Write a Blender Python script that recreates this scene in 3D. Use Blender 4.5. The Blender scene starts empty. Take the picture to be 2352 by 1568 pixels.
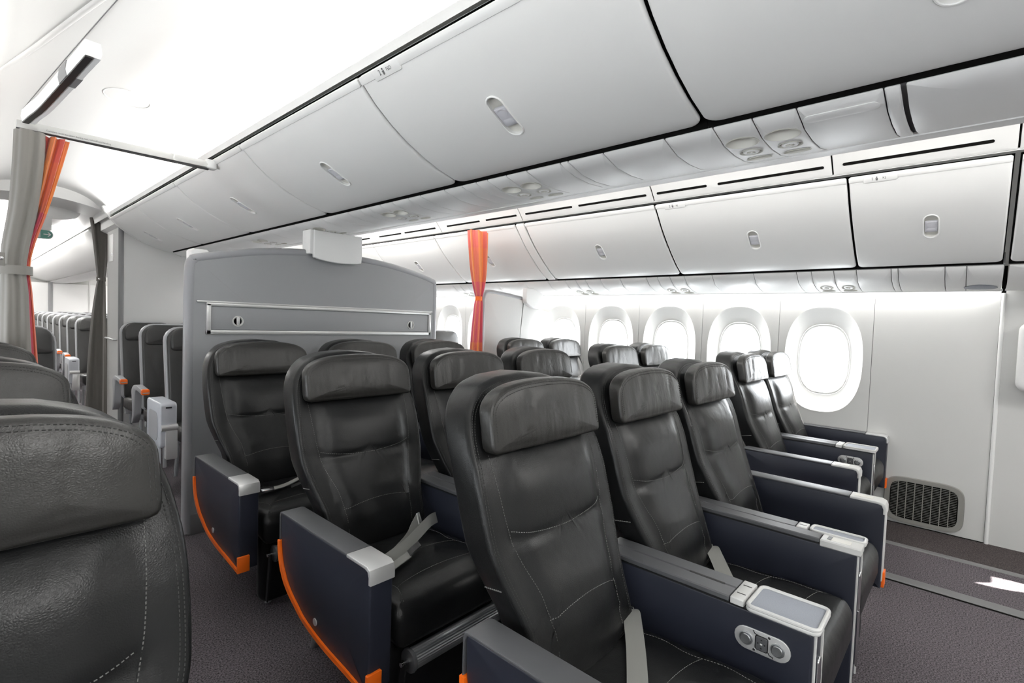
import bpy, bmesh, math, random
from math import sin, cos, pi, radians, sqrt
from mathutils import Vector, Matrix
from mathutils.bvhtree import BVHTree
random.seed(7)
SC = bpy.context.scene
COL = SC.collection

# ------------------------------------------------------------------ camera
YAW, PITCH, ROLL, FPX = radians(47.6505), radians(-2.2725), radians(1.9751), 1158.44
f_ = Vector((sin(YAW)*cos(PITCH), cos(YAW)*cos(PITCH), sin(PITCH)))
r_ = Vector((cos(YAW), -sin(YAW), 0)); u_ = r_.cross(f_)
r2 = r_*cos(ROLL) + u_*sin(ROLL); u2 = -r_*sin(ROLL) + u_*cos(ROLL)
cd = bpy.data.cameras.new('camera'); cam = bpy.data.objects.new('camera', cd); COL.objects.link(cam)
cd.sensor_width = 36; cd.lens = FPX/2352*36; cd.clip_start = .02
m = Matrix((r2, u2, -f_)).transposed().to_4x4(); m.translation = (0, 0, 1.3)
cam.matrix_world = m
SC.camera = cam

# ------------------------------------------------------------------ light
wd = bpy.data.worlds.new('sky'); SC.world = wd; wd.use_nodes = True
bg = wd.node_tree.nodes['Background']; bg.inputs[0].default_value = (.93, .97, 1, 1); bg.inputs[1].default_value = 14.0
SC.view_settings.view_transform = 'Standard'; SC.view_settings.look = 'None'
SC.view_settings.gamma = 1; SC.view_settings.use_curve_mapping = False
SC.view_settings.exposure = 0.27
SC.cycles.max_bounces = 10; SC.cycles.diffuse_bounces = 6; SC.cycles.transparent_max_bounces = 8
SC.cycles.sample_clamp_indirect = 6

sun = bpy.data.lights.new('sun', 'SUN'); sun.energy = 60; sun.angle = .012; sun.color = (1, .96, .9)
so = bpy.data.objects.new('sun', sun); COL.objects.link(so)
so.rotation_euler = Vector((-.6, .65, -1.1)).to_track_quat('-Z', 'Y').to_euler()

def area(name, loc, d, sx, sy, power, color=(1, .985, .96), portal=False, along=Vector((0, 1, 0))):
    l = bpy.data.lights.new(name, 'AREA'); l.shape = 'RECTANGLE'; l.size = sx; l.size_y = sy
    l.energy = power; l.color = color; l.cycles.is_portal = portal
    o = bpy.data.objects.new(name, l); COL.objects.link(o)
    d = Vector(d).normalized(); z = -d; y = (along - along.dot(z)*z).normalized(); x = y.cross(z)
    mm = Matrix((x, y, z)).transposed().to_4x4(); mm.translation = loc
    o.matrix_world = mm
    return o
XC = 1.705                                                      # cabin centre line
# cove strips on top of the bins (cabin lighting) and the wash lights over the windows
area('cove_light', (.962, 1.8, 2.215), (-.45, 0, .9), .05, 8.8, 48)
area('cove_light', (.058, 1.8, 2.215), (.45, 0, .9), .05, 8.8, 12)
area('cove_light', (2.46, 1.8, 2.215), (.45, 0, .9), .05, 8.8, 80)
area('cove_light', (3.30, 1.8, 2.30), (-.2, 0, .98), .05, 8.8, 40)
area('cove_light', (.962, 12.5, 2.215), (-.45, 0, .9), .05, 9, 520)
area('cove_light', (.058, 12.5, 2.215), (.45, 0, .9), .05, 9, 520)
area('cove_light', (2.46, 12.5, 2.215), (.45, 0, .9), .05, 9, 480)
area('wash_light', (4.318, 3.2, 1.63), (0, 0, -1), .04, 6.6, 24)
area('wash_light', (-.91, 2.0, 1.63), (0, 0, -1), .04, 9, 150)
area('economy_fill_light', (.51, 8.2, 2.40), (0, .2, -1), .3, 1.2, 45)  # added fill lamps at the ceiling to brighten the economy sections
area('economy_fill_light', (.51, 12.5, 2.42), (0, 0, -1), .3, 6, 110)
area('economy_fill_light', (2.90, 4.9, 2.42), (0, 0, -1), .3, 1.5, 20)
area('entry_fill_light', (.51, -1.5, 2.40), (0, .35, -1), .5, .8, 34)  # unseen door-area lamps, added as front fill for seats and floor
area('entry_fill_light', (2.90, -1.5, 2.40), (0, .35, -1), .5, .8, 34)
area('wash_light', (4.318, 12, 1.63), (0, 0, -1), .04, 9, 420)
area('wash_light', (-.91, 12, 1.63), (0, 0, -1), .04, 9, 420)

# ------------------------------------------------------------------ materials
def mat(name, col, rough=.5, metal=0, spec=.5, bump=None, var=None, sheen=0, coat=0):
    mt = bpy.data.materials.new(name); mt.use_nodes = True
    nt = mt.node_tree; b = nt.nodes['Principled BSDF']
    b.inputs['Base Color'].default_value = (*col, 1); b.inputs['Roughness'].default_value = rough
    b.inputs['Metallic'].default_value = metal; b.inputs['Specular IOR Level'].default_value = spec
    b.inputs['Sheen Weight'].default_value = sheen; b.inputs['Coat Weight'].default_value = coat
    tc = nt.nodes.new('ShaderNodeTexCoord')
    def noise(scale, detail=3, ntype='n'):
        if ntype == 'v':
            n = nt.nodes.new('ShaderNodeTexVoronoi'); n.feature = 'DISTANCE_TO_EDGE'
        else:
            n = nt.nodes.new('ShaderNodeTexNoise'); n.inputs['Detail'].default_value = detail
        n.inputs['Scale'].default_value = scale
        if ntype == 's':                                         # creases running up and down
            mp_ = nt.nodes.new('ShaderNodeMapping'); mp_.inputs['Scale'].default_value = (1, 1, .42); mp_.inputs['Rotation'].default_value = (0, .25, 0)
            nt.links.new(tc.outputs['Object'], mp_.inputs[0]); nt.links.new(mp_.outputs[0], n.inputs['Vector'])
        else: nt.links.new(tc.outputs['Object'], n.inputs['Vector'])
        return n
    if var:
        n = noise(var[0], 4); r = nt.nodes.new('ShaderNodeValToRGB')
        r.color_ramp.elements[0].position = .3; r.color_ramp.elements[1].position = .7
        r.color_ramp.elements[0].color = (*[c*(1-var[1]) for c in col], 1)
        r.color_ramp.elements[1].color = (*[min(1, c*(1+var[1])) for c in col], 1)
        nt.links.new(n.outputs['Fac'], r.inputs['Fac']); nt.links.new(r.outputs['Color'], b.inputs['Base Color'])
    prev = None
    for (sc, st, dist, kind) in (bump or []):
        n = noise(sc, 3, kind); bp = nt.nodes.new('ShaderNodeBump')
        bp.inputs['Strength'].default_value = st; bp.inputs['Distance'].default_value = dist
        nt.links.new(n.outputs[0], bp.inputs['Height'])
        if prev: nt.links.new(prev.outputs[0], bp.inputs['Normal'])
        prev = bp
    if prev: nt.links.new(prev.outputs[0], b.inputs['Normal'])
    return mt
M = {}
M['leather'] = mat('dark_leather', (.0088, .0092, .0095), .33, spec=.31, bump=[(6, .45, .012, 'n'), (260, .30, .0012, 'v')], var=(3, .15))
M['leather_fold_lit'] = mat('creased_leather_toplit', (.0165, .0160, .0145), .35, spec=.52, bump=[(11, .40, .014, 's'), (42, .28, .003, 's'), (260, .28, .0012, 'v')], var=(3, .15))  # headrest copy of the leather, lightened to put in light from above
M['threaddark'] = mat('dark_thread', (.035, .035, .034), .7)
M['thread'] = mat('grey_thread', (.13, .13, .125), .8)
M['navy'] = mat('dark_navy_plastic', (.0175, .0200, .0310), .40, spec=.45, bump=[(900, .15, .0004, 'n')])
M['black'] = mat('black_plastic', (.008, .008, .0085), .45)
M['gap'] = mat('black_shadow_gap', (.0035, .0033, .003), .9, spec=.1)
M['armpad'] = mat('grey_armrest_plastic', (.078, .080, .085), .45, bump=[(1200, .12, .0003, 'n')])
M['silver'] = mat('silver_paint', (.64, .64, .635), .34, metal=.5)
M['chrome'] = mat('polished_metal', (.75, .75, .76), .16, metal=1)
M['alu'] = mat('satin_aluminium', (.48, .49, .5), .34, metal=.9)
M['traygrey'] = mat('pale_grey_tray_mat', (.28, .30, .34), .55, bump=[(900, .2, .0005, 'n')], var=(700, .12))
M['palegrey'] = mat('pale_grey_plastic', (.60, .60, .585), .4)
M['orange'] = mat('orange_plastic', (.88, .145, .006), .40)
M['white'] = mat('white_cabin_plastic', (.88, .88, .87), .42, bump=[(700, .03, .0003, 'n')])
M['bindoor'] = mat('white_bin_door', (.87, .87, .855), .36)
M['ceil'] = mat('white_ceiling_panel', (.69, .69, .68), .6)
M['wall'] = mat('white_sidewall_panel', (.62, .62, .605), .5, bump=[(500, .05, .0004, 'n')])
M['reveal'] = mat('white_window_reveal', (.85, .85, .83), .5)
M['latch'] = mat('lilac_grey_latch', (.62, .62, .66), .35)
M['cup'] = mat('cream_recess', (.66, .65, .60), .45)
M['ink'] = mat('grey_print', (.12, .12, .12), .7)
M['bulk'] = mat('grey_bulkhead_laminate', (.285, .29, .30), .55, bump=[(40, .02, .002, 'n')])
M['bulkedge'] = mat('grey_bulkhead_edge', (.30, .305, .32), .38)
M['monument'] = mat('light_grey_laminate', (.64, .64, .63), .6)
M['monedge'] = mat('mid_grey_trim', (.20, .20, .205), .45)
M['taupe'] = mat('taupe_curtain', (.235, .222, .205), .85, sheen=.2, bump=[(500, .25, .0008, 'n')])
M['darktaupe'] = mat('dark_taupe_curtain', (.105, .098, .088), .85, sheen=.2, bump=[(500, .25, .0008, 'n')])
M['carpet'] = mat('charcoal_carpet', (.098, .087, .095), .95, spec=.1, bump=[(230, 1.0, .005, 'n')], var=(170, .80))
M['darkcarpet'] = mat('dark_brown_carpet', (.060, .051, .051), .95, spec=.1, bump=[(230, 1.0, .005, 'n')], var=(190, .7))
M['track'] = mat('grey_track_cover', (.13, .13, .13), .5)
M['grille'] = mat('grey_vent_plastic', (.23, .225, .21), .5)
M['belt'] = mat('grey_webbing', (.27, .27, .255), .75, bump=[(900, .4, .0006, 'n')])
M['ecoleather'] = mat('economy_leather', (.030, .030, .029), .42, bump=[(14, .3, .010, 'n')])
M['ecoframe'] = mat('economy_grey_plastic', (.36, .365, .38), .4)
M['ecopale'] = mat('economy_pale_plastic', (.50, .52, .56), .35)
M['green'] = mat('green_exit_panel', (.12, .33, .27), .4)
M['outside'] = None

def curtain_mat():
    mt = bpy.data.materials.new('orange_pink_curtain'); mt.use_nodes = True
    nt = mt.node_tree; b = nt.nodes['Principled BSDF']; b.inputs['Roughness'].default_value = .8
    b.inputs['Sheen Weight'].default_value = .3
    uv = nt.nodes.new('ShaderNodeUVMap'); sep = nt.nodes.new('ShaderNodeSeparateXYZ'); nt.links.new(uv.outputs[0], sep.inputs[0])
    def ramp(stops):
        r = nt.nodes.new('ShaderNodeValToRGB'); cr = r.color_ramp; cr.interpolation = 'CONSTANT'
        while len(cr.elements) > 1: cr.elements.remove(cr.elements[-1])
        cr.elements[0].position = 0; cr.elements[0].color = (*stops[0][1], 1)
        for p, c in stops[1:]:
            e = cr.elements.new(p); e.color = (*c, 1)
        return r
    O, P, K, D = (.78, .245, .065), (.66, .115, .15), (.42, .036, .075), (.74, .19, .09)
    a = ramp([(0, O), (.16, D), (.27, P), (.36, K), (.47, O), (.56, P), (.66, O), (.78, K), (.88, O)])
    c = ramp([(0, O), (.22, P), (.40, D), (.55, P), (.70, O), (.88, D)])
    nt.links.new(sep.outputs[0], a.inputs[0]); nt.links.new(sep.outputs[1], c.inputs[0])
    mx = nt.nodes.new('ShaderNodeMix'); mx.data_type = 'RGBA'; mx.inputs[0].default_value = .45
    nt.links.new(a.outputs[0], mx.inputs[6]); nt.links.new(c.outputs[0], mx.inputs[7])
    nt.links.new(mx.outputs[2], b.inputs['Base Color'])
    return mt
M['curtain'] = curtain_mat()
def glass_mat():
    mt = bpy.data.materials.new('window_pane'); mt.use_nodes = True; nt = mt.node_tree
    nt.nodes.remove(nt.nodes['Principled BSDF']); out = nt.nodes['Material Output']
    t = nt.nodes.new('ShaderNodeBsdfTransparent'); g = nt.nodes.new('ShaderNodeBsdfGlossy'); g.inputs['Roughness'].default_value = .05
    x = nt.nodes.new('ShaderNodeMixShader'); x.inputs[0].default_value = .06
    nt.links.new(t.outputs[0], x.inputs[1]); nt.links.new(g.outputs[0], x.inputs[2]); nt.links.new(x.outputs[0], out.inputs[0])
    return mt
M['glass'] = glass_mat()

# ------------------------------------------------------------------ mesh helpers
class B:
    def __init__(s): s.v = []; s.f = []; s.uv = None
    def add(s, v, f):
        n = len(s.v); s.v += [tuple(p) for p in v]; s.f += [tuple(i+n for i in q) for q in f]; return s
    def box(s, x0, x1, y0, y1, z0, z1, c=0):
        if c <= 0:
            v = [(x, y, z) for z in (z0, z1) for y in (y0, y1) for x in (x0, x1)]
            return s.add(v, [(0, 2, 3, 1), (4, 5, 7, 6), (0, 1, 5, 4), (2, 6, 7, 3), (0, 4, 6, 2), (1, 3, 7, 5)])
        o = [(x0+c, z0), (x1-c, z0), (x1, z0+c), (x1, z1-c), (x1-c, z1), (x0+c, z1), (x0, z1-c), (x0, z0+c)]
        return s.plate(o, y0, y1, c, lambda a, b, d: (a, d, b), rings=1, k=2)
    def tube(s, pts, r, n=8, closed=False, cap=True):
        pts = [Vector(p) for p in pts]; m_ = len(pts); V = []; F = []; up = None
        for i, p in enumerate(pts):
            a = pts[(i-1) % m_] if (closed or i > 0) else p
            c = pts[(i+1) % m_] if (closed or i < m_-1) else p
            t = (c-a).normalized()
            if up is None: up = t.orthogonal().normalized()
            up = (up - up.dot(t)*t)
            up = up.normalized() if up.length > 1e-6 else t.orthogonal().normalized()
            w = t.cross(up); rr = r[i] if isinstance(r, (list, tuple)) else r
            V += [p + rr*(cos(2*pi*j/n)*up + sin(2*pi*j/n)*w) for j in range(n)]
        for i in range(m_ if closed else m_-1):
            for j in range(n):
                a, b = i*n+j, i*n+(j+1) % n; c, d = ((i+1) % m_)*n+(j+1) % n, ((i+1) % m_)*n+j
                F.append((a, b, c, d))
        if cap and not closed: F += [tuple(range(n))[::-1], tuple((m_-1)*n+j for j in range(n))]
        return s.add(V, F)
    def ribbon(s, pts, wd, th=.002):
        pts = [Vector(p) for p in pts]; V = []; F = []
        wl = wd if isinstance(wd, list) else [wd]*len(pts)
        for i, p in enumerate(pts):
            t = (pts[min(i+1, len(pts)-1)]-pts[max(i-1, 0)]).normalized(); w = Vector(wl[i]); n = t.cross(w).normalized()*th
            V += [p-w-n, p+w-n, p+w+n, p-w+n]
        for i in range(len(pts)-1):
            for j in range(4): F.append((i*4+j, i*4+(j+1) % 4, i*4+4+(j+1) % 4, i*4+4+j))
        L = (len(pts)-1)*4
        F += [(3, 2, 1, 0), (L, L+1, L+2, L+3)]
        return s.add(V, F)
    def plate(s, o, d0, d1, r, fm, rings=1, bulge=0, bulge0=0, k=3, center=None, bp=2):
        """solid from a star-shaped outline o [(a,b)], between depths d0..d1, edge radius r, mapped through fm(a,b,d)"""
        n = len(o); ar = sum(o[i][0]*o[(i+1) % n][1]-o[(i+1) % n][0]*o[i][1] for i in range(n))
        if ar < 0: o = o[::-1]
        nr = []
        for i in range(n):
            a, b = Vector(o[i-1]), Vector(o[(i+1) % n]); t = (b-a).normalized(); nr.append(Vector((-t.y, t.x)))
        if center is None: center = Vector((sum(p[0] for p in o)/n, sum(p[1] for p in o)/n))
        c = Vector(center); L = []
        inner = [Vector(o[i])+nr[i]*r for i in range(n)]
        sg = 1 if d1 > d0 else -1
        for q in range(rings-1, -1, -1):
            t = 1-q/rings if q else 1
            if q: L.append(([c+(p-c)*t for p in inner], d0-sg*bulge0*(1-t**bp)))
        if r > 0:
            for q in range(k+1):
                a = pi/2*q/k; L.append(([Vector(o[i])+nr[i]*r*(1-sin(a)) for i in range(n)], d0+sg*r*(1-cos(a))))
            for q in range(k, -1, -1):
                a = pi/2*q/k; L.append(([Vector(o[i])+nr[i]*r*(1-sin(a)) for i in range(n)], d1-sg*r*(1-cos(a))))
        else:
            L.append(([Vector(p) for p in o], d0)); L.append(([Vector(p) for p in o], d1))
        for q in range(1, rings):
            t = 1-q/rings; L.append(([c+(p-c)*t for p in inner], d1+sg*bulge*(1-t**bp)))
        V = []; F = []
        for ring, d in L: V += [fm(p.x, p.y, d) for p in ring]
        for i in range(len(L)-1):
            for j in range(n): F.append((i*n+j, i*n+(j+1) % n, i*n+n+(j+1) % n, i*n+n+j))
        V += [fm(c.x, c.y, d0-sg*bulge0), fm(c.x, c.y, d1+sg*bulge)]; a = len(V)-2
        if rings == 1 and bulge == 0 and bulge0 == 0:
            F += [tuple(range(n))[::-1], tuple((len(L)-1)*n+j for j in range(n))]
        else:
            for j in range(n): F += [(a, (j+1) % n, j), (a+1, (len(L)-1)*n+j, (len(L)-1)*n+(j+1) % n)]
        return s.add(V, F)
    def lathe(s, prof, fm, n=20):
        """prof [(r,h)] revolved; fm(a,b,h)"""
        V = []; F = []
        for r, h in prof: V += [fm(r*cos(2*pi*j/n), r*sin(2*pi*j/n), h) for j in range(n)]
        for i in range(len(prof)-1):
            for j in range(n): F.append((i*n+j, i*n+(j+1) % n, i*n+n+(j+1) % n, i*n+n+j))
        F += [tuple(range(n))[::-1], tuple((len(prof)-1)*n+j for j in range(n))]
        return s.add(V, F)
    def dashes(s, pts, ln=.0042, gap=.0028, w=.0007, h=.0007):
        pts = [Vector(p) for p in pts]
        seg = [(pts[i+1]-pts[i]).length for i in range(len(pts)-1)]
        def at(d):
            for i, l in enumerate(seg):
                if d <= l or i == len(seg)-1: return pts[i].lerp(pts[i+1], min(1, d/max(l, 1e-9)))
                d -= l
        tot = sum(seg); d = 0
        while d+ln < tot:
            a, b = at(d), at(d+ln); t = (b-a)
            if t.length > 1e-6:
                t.normalize(); o = t.orthogonal().normalized(); q = t.cross(o)
                V = [p+x*o*w+y*q*h for p in (a, b) for x, y in ((-1, -1), (1, -1), (1, 1), (-1, 1))]
                s.add(V, [(0, 1, 5, 4), (1, 2, 6, 5), (2, 3, 7, 6), (3, 0, 4, 7), (3, 2, 1, 0), (4, 5, 6, 7)])
            d += ln+gap
        return s
    def mesh(s, name, ang=38):
        me = bpy.data.meshes.new(name); me.from_pydata(s.v, [], s.f)
        bm = bmesh.new(); bm.from_mesh(me); bmesh.ops.recalc_face_normals(bm, faces=bm.faces); bm.to_mesh(me); bm.free()
        me.shade_smooth(); me.set_sharp_from_angle(angle=radians(ang)); me.update()
        return me
    def build(s, name, mt, parent=None, ang=38, kind=None, label=None):
        o = bpy.data.objects.new(name, s.mesh(name, ang)); COL.objects.link(o)
        o.data.materials.append(M[mt] if isinstance(mt, str) else mt)
        if parent: o.parent = parent
        if kind: o['kind'] = kind
        if label: o['label'] = label
        return o
def thing(name, label, cat, loc=(0, 0, 0), rz=0, group=None):
    o = bpy.data.objects.new(name, None); COL.objects.link(o); o.empty_display_size = .1
    o.location = loc; o.rotation_euler = (0, 0, rz); o['label'] = label; o['category'] = cat
    if group: o['group'] = group
    return o
def tag(o, label, cat, group=None):
    o['label'] = label; o['category'] = cat
    if group: o['group'] = group
    return o
def struct(o): o['kind'] = 'structure'; return o
def anchor(name, loc=(0, 0, 0)):
    o = bpy.data.objects.new(name, None); COL.objects.link(o); o.location = loc; o['kind'] = 'structure'; return o
def dup(root, loc, label=None, skip=(), rz=None):
    r = root.copy(); COL.objects.link(r); r.location = loc
    if rz is not None: r.rotation_euler = (0, 0, rz)
    if label: r['label'] = label
    for ch in list(root.children):
        if ch.name.split('.')[0] in skip: continue
        c = ch.copy(); COL.objects.link(c); c.parent = r
        for g in list(ch.children):
            d = g.copy(); COL.objects.link(d); d.parent = c
    return r
def cut(o, cutters):
    for c in cutters:
        md = o.modifiers.new('b', 'BOOLEAN'); md.object = c; md.operation = 'DIFFERENCE'; md.solver = 'EXACT'
    dg = bpy.context.evaluated_depsgraph_get(); dg.update()
    me = bpy.data.meshes.new_from_object(o.evaluated_get(dg)); o.modifiers.clear(); o.data = me
    me.shade_smooth(); me.set_sharp_from_angle(angle=radians(38))
    for c in cutters: bpy.data.objects.remove(c)
def rrect(a0, a1, b0, b1, r, n=5, rt=None):
    """rounded rectangle outline; r bottom radius, rt top radius (b1 side)"""
    rt = r if rt is None else rt; P = []
    for cx, cy, q, a in ((a1-r, b0+r, r, -90), (a1-rt, b1-rt, rt, 0), (a0+rt, b1-rt, rt, 90), (a0+r, b0+r, r, 180)):
        for i in range(n+1):
            t = radians(a+90*i/n); P.append((cx+q*cos(t), cy+q*sin(t)))
    return dense(P, .08)
def dense(P, mx):
    Q = []
    for i, p in enumerate(P):
        q = P[(i+1) % len(P)]; d = math.dist(p, q)
        if d < 1e-7: continue
        k = max(1, int(d/mx))
        Q += [(p[0]+(q[0]-p[0])*j/k, p[1]+(q[1]-p[1])*j/k) for j in range(k)]
    return Q
def smooth(pts, k=6, closed=False):
    """Catmull-Rom through points of any dimension"""
    n = len(pts); R = []
    for i in range(n if closed else n-1):
        p0 = pts[(i-1) % n] if (closed or i > 0) else pts[0]; p1 = pts[i]; p2 = pts[(i+1) % n]
        p3 = pts[(i+2) % n] if (closed or i+2 < n) else pts[-1]
        for j in range(k):
            t = j/k
            R.append(tuple(.5*((2*b)+(-a+c)*t+(2*a-5*b+4*c-d)*t*t+(-a+3*b-3*c+d)*t**3) for a, b, c, d in zip(p0, p1, p2, p3)))
    if not closed: R.append(tuple(pts[-1]))
    return R
class Prof:
    """polyline profile in (x,z), arc length parameter; map(y, s, d): d along the cabin-side normal"""
    def __init__(s, pts, side=1):
        s.p = [Vector(p) for p in smooth(pts, 5)]; s.L = [0]; s.side = side
        for i in range(1, len(s.p)): s.L.append(s.L[-1]+(s.p[i]-s.p[i-1]).length)
        s.len = s.L[-1]
    def at(s, t):
        n = len(s.p); i = 0
        while i < n-2 and s.L[i+1] < t: i += 1
        k = (t-s.L[i])/(s.L[i+1]-s.L[i]); p = s.p[i].lerp(s.p[i+1], k)
        def tg(j): return (s.p[min(j+1, n-1)]-s.p[max(j-1, 0)]).normalized()
        g = tg(i).lerp(tg(i+1), min(max(k, 0), 1)).normalized()
        return p, Vector((-g.y, g.x))*s.side
    def map(s, y, t, d):
        p, n = s.at(t); return (p.x+n.x*d, y, p.y+n.y*d)
def sweep(b, pts, y0, y1, ny=1):
    """open sheet: (x,z) polyline swept along y"""
    n = len(pts); V = [(p[0], y0+(y1-y0)*j/ny, p[1]) for j in range(ny+1) for p in pts]
    F = [(j*n+i, j*n+i+1, (j+1)*n+i+1, (j+1)*n+i) for j in range(ny) for i in range(n-1)]
    return b.add(V, F)
def prism(b, pts, y0, y1):
    n = len(pts); V = [(p[0], y, p[1]) for y in (y0, y1) for p in pts]
    F = [(i, (i+1) % n, n+(i+1) % n, n+i) for i in range(n)] + [tuple(range(n))[::-1], tuple(range(n, 2*n))]
    return b.add(V, F)
def text_mesh(name, s, size, mt, parent, mw, sx=1):
    cu = bpy.data.curves.new('t', 'FONT'); cu.body = s; cu.size = size; cu.align_x = 'CENTER'; cu.align_y = 'CENTER'
    o = bpy.data.objects.new('t', cu); COL.objects.link(o)
    dg = bpy.context.evaluated_depsgraph_get(); me = bpy.data.meshes.new_from_object(o.evaluated_get(dg))
    bpy.data.objects.remove(o)
    me.transform(Matrix.Diagonal((sx, 1, 1, 1))); me.transform(mw)
    o = bpy.data.objects.new(name, me); COL.objects.link(o); me.materials.append(M[mt])
    if parent: o.parent = parent
    return o
def frame_mat(o, x, y):
    x = Vector(x).normalized(); y = Vector(y); y = (y-y.dot(x)*x).normalized(); z = x.cross(y)
    mm = Matrix((x, y, z)).transposed().to_4x4(); mm.translation = o; return mm

# ================================================================== SETTING
XW, XL = 4.36, -.95                                             # right and left sidewalls
Y0, Y1 = -2.6, 17.5
b = B().box(XL-.1, XW+.1, Y0-.1, Y1+.1, -.08, 0); floor = struct(b.build('floor', 'carpet'))
B().box(3.93, XW, Y0, 6.2, 0, .004).build('carpet_edge', 'darkcarpet', floor)
for i, (x, w) in enumerate(((3.915, .022), (3.37, .042))):
    t = B(); t.plate([(x-w, 0), (x+w, 0), (x+w*.8, .007), (x-w*.8, .007)], Y0, 6.2, .001, lambda a, b_, d: (a, d, b_), k=1)
    struct(t.build('trim_%d' % (i+1), 'track'))
    if i: B().box(x-w-.012, x-w, Y0, 6.2, 0, .003).build('shadow_strip', 'gap', bpy.data.objects['trim_2'])

def superell(a, b_, n, ex, cy=0, cz=0):
    P = []
    for i in range(n):
        t = 2*pi*i/n; c, s = cos(t), sin(t)
        P.append((cy+a*math.copysign(abs(c)**(2/ex), c), cz+b_*math.copysign(abs(s)**(2/ex), s)))
    return P
def wall_panel(name, x, y0, y1, z0, z1, parent, mt, hole=None, out=1):
    """sidewall panel; hole=(y,z,a,b). out=+1: cabin is at smaller x"""
    bb = B(); t = .012
    if hole is None:
        bb.box(min(x, x+out*t), max(x, x+out*t), y0, y1, z0, z1)
    else:
        n = 64; hy, hz, a, b_ = hole; H = superell(a, b_, n, 2.5, hy, hz); R = []
        for p in H:
            dy, dz = p[0]-hy, p[1]-hz
            k = min(((y1-hy) if dy > 0 else (y0-hy))/dy if abs(dy) > 1e-9 else 1e9, ((z1-hz) if dz > 0 else (z0-hz))/dz if abs(dz) > 1e-9 else 1e9)
            R.append([hy+dy*k, hz+dz*k])
        for cy, cz in ((y0, z0), (y0, z1), (y1, z0), (y1, z1)):
            i = min(range(n), key=lambda j: math.dist(R[j], (cy, cz))); R[i] = [cy, cz]
        V = [(x, p[0], p[1]) for p in R]+[(x, p[0], p[1]) for p in H]+[(x+out*t, p[0], p[1]) for p in H]+[(x+out*t, p[0], p[1]) for p in R]
        F = [(k*n+i, k*n+(i+1) % n, k*n+n+(i+1) % n, k*n+n+i) for k in range(3) for i in range(n)]
        F += [(3*n+i, 3*n+(i+1) % n, (i+1) % n, i) for i in range(n)]
        bb.add(V, F)
    return bb.build(name, mt, parent)
WZ = 1.095
def window(n, y, x, out):
    w = anchor('window_%d' % n, (x, y, WZ)); k = 64
    def ring(a, b_, ex, d): return [(out*d, p[0], p[1]) for p in superell(a, b_, k, ex)]
    def loft(rs, nm, mt):
        V = [p for r in rs for p in r]; F = [(j*k+i, j*k+(i+1) % k, j*k+k+(i+1) % k, j*k+k+i) for j in range(len(rs)-1) for i in range(k)]
        return B().add(V, F).build(nm, mt, w, 60)
    loft([ring(.254, .391, 2.5, -.004), ring(.25, .386, 2.5, .0), ring(.246, .381, 2.5, .008), ring(.175, .272, 2.6, .045), ring(.168, .262, 2.7, .052)], 'window_surround', 'reveal')
    loft([ring(.169, .263, 2.7, .050), ring(.166, .259, 2.7, .046), ring(.158, .249, 2.7, .048), ring(.154, .243, 2.7, .06), ring(.153, .242, 2.7, .09)], 'window_seal', 'reveal')
    V = ring(.156, .246, 2.7, .085); B().add(V+[(v[0]+out*.004, v[1], v[2]) for v in V], [tuple(range(k)), tuple(range(2*k-1, k-1, -1))]+[(i, (i+1) % k, k+(i+1) % k, k+i) for i in range(k)]).build('pane', 'glass', w)
    area('sky_portal', (x+out*.13, y, WZ), (-out, 0, 0), .34, .52, 1, portal=True)
wall_r = anchor('wall_right', (0, 0, 0)); wall_l = anchor('wall_left', (0, 0, 0))
n = 0
for k in range(10):
    y = .825+.61*k
    n += 1; wall_panel('wall_panel', XW, y-.3035, y+.3035, 0, 1.75, wall_r, 'wall', (y, WZ, .25, .386), 1); window(n, y, XW, 1)
for k in range(-4, 8):
    y = .215+.61*k
    n += 1; wall_panel('wall_panel', XL, y-.3035, y+.3035, 0, 1.75, wall_l, 'wall', (y, WZ, .25, .386), -1); window(n, y, XL, -1)
wall_panel('wall_panel', XW, -.118, .5185, 0, 1.75, wall_r, 'wall')
B().box(XW+.014, XW+.03, -.3, .2, 0, 1.75).build('panel_backing', 'gap', wall_r)  # unseen strips added behind the wall joints to stop light leaks
for k in range(11): B().box(XW+.013, XW+.016, .48+.61*k, .56+.61*k, 0, 1.75).build('panel_backing', 'gap', wall_r)
wall_panel('wall_panel', XW, 6.63, Y1, 0, 1.75, wall_r, 'wall'); wall_panel('wall_panel', XL, 4.8, Y1, 0, 1.75, wall_l, 'wall', None, -1)
wall_panel('wall_panel', XL, Y0, -2.53, 0, 1.75, wall_l, 'wall', None, -1)
for k in range(11):                                             # dark joints behind the panel edges
    y = .5215+.61*k
    B().box(XW+.006, XW+.010, y-.004, y+.004, 0, 1.6).build('panel_joint', 'monedge', wall_r)
B().box(XW-.006, XW, -.12, 4, 0, .008).build('kick_strip', 'gap', wall_r)
# forward door on the right with its small round window
door = anchor('door_1', (0, 0, 0))
wall_panel('door_panel', XW-.004, Y0, -.14, 0, 1.75, door, 'wall', (-.86, 1.18, .15, .17), 1)
V = superell(.15, .17, 40, 2.3, -.86, 1.18); B().add([(XW+.02, *p) for p in V]+[(XW+.024, *p) for p in V], [tuple(range(40)), tuple(range(79, 39, -1))]).build('pane', 'glass', door)
B().tube([(XW-.004, -.13, z) for z in (0, .8, 1.58)], .011, 10).build('door_seal', 'white', door)
bo = rrect(-.75, -.205, .985, 1.40, .05)
B().plate(bo, 0, .12, .03, lambda a, b_, d: (XW-.005-d, a, b_), rings=3, bulge=.01).build('door_bustle', 'white', door)
area('sky_portal', (XW+.1, -.86, 1.18), (-1, 0, 0), .34, .36, 1, portal=True)
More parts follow.
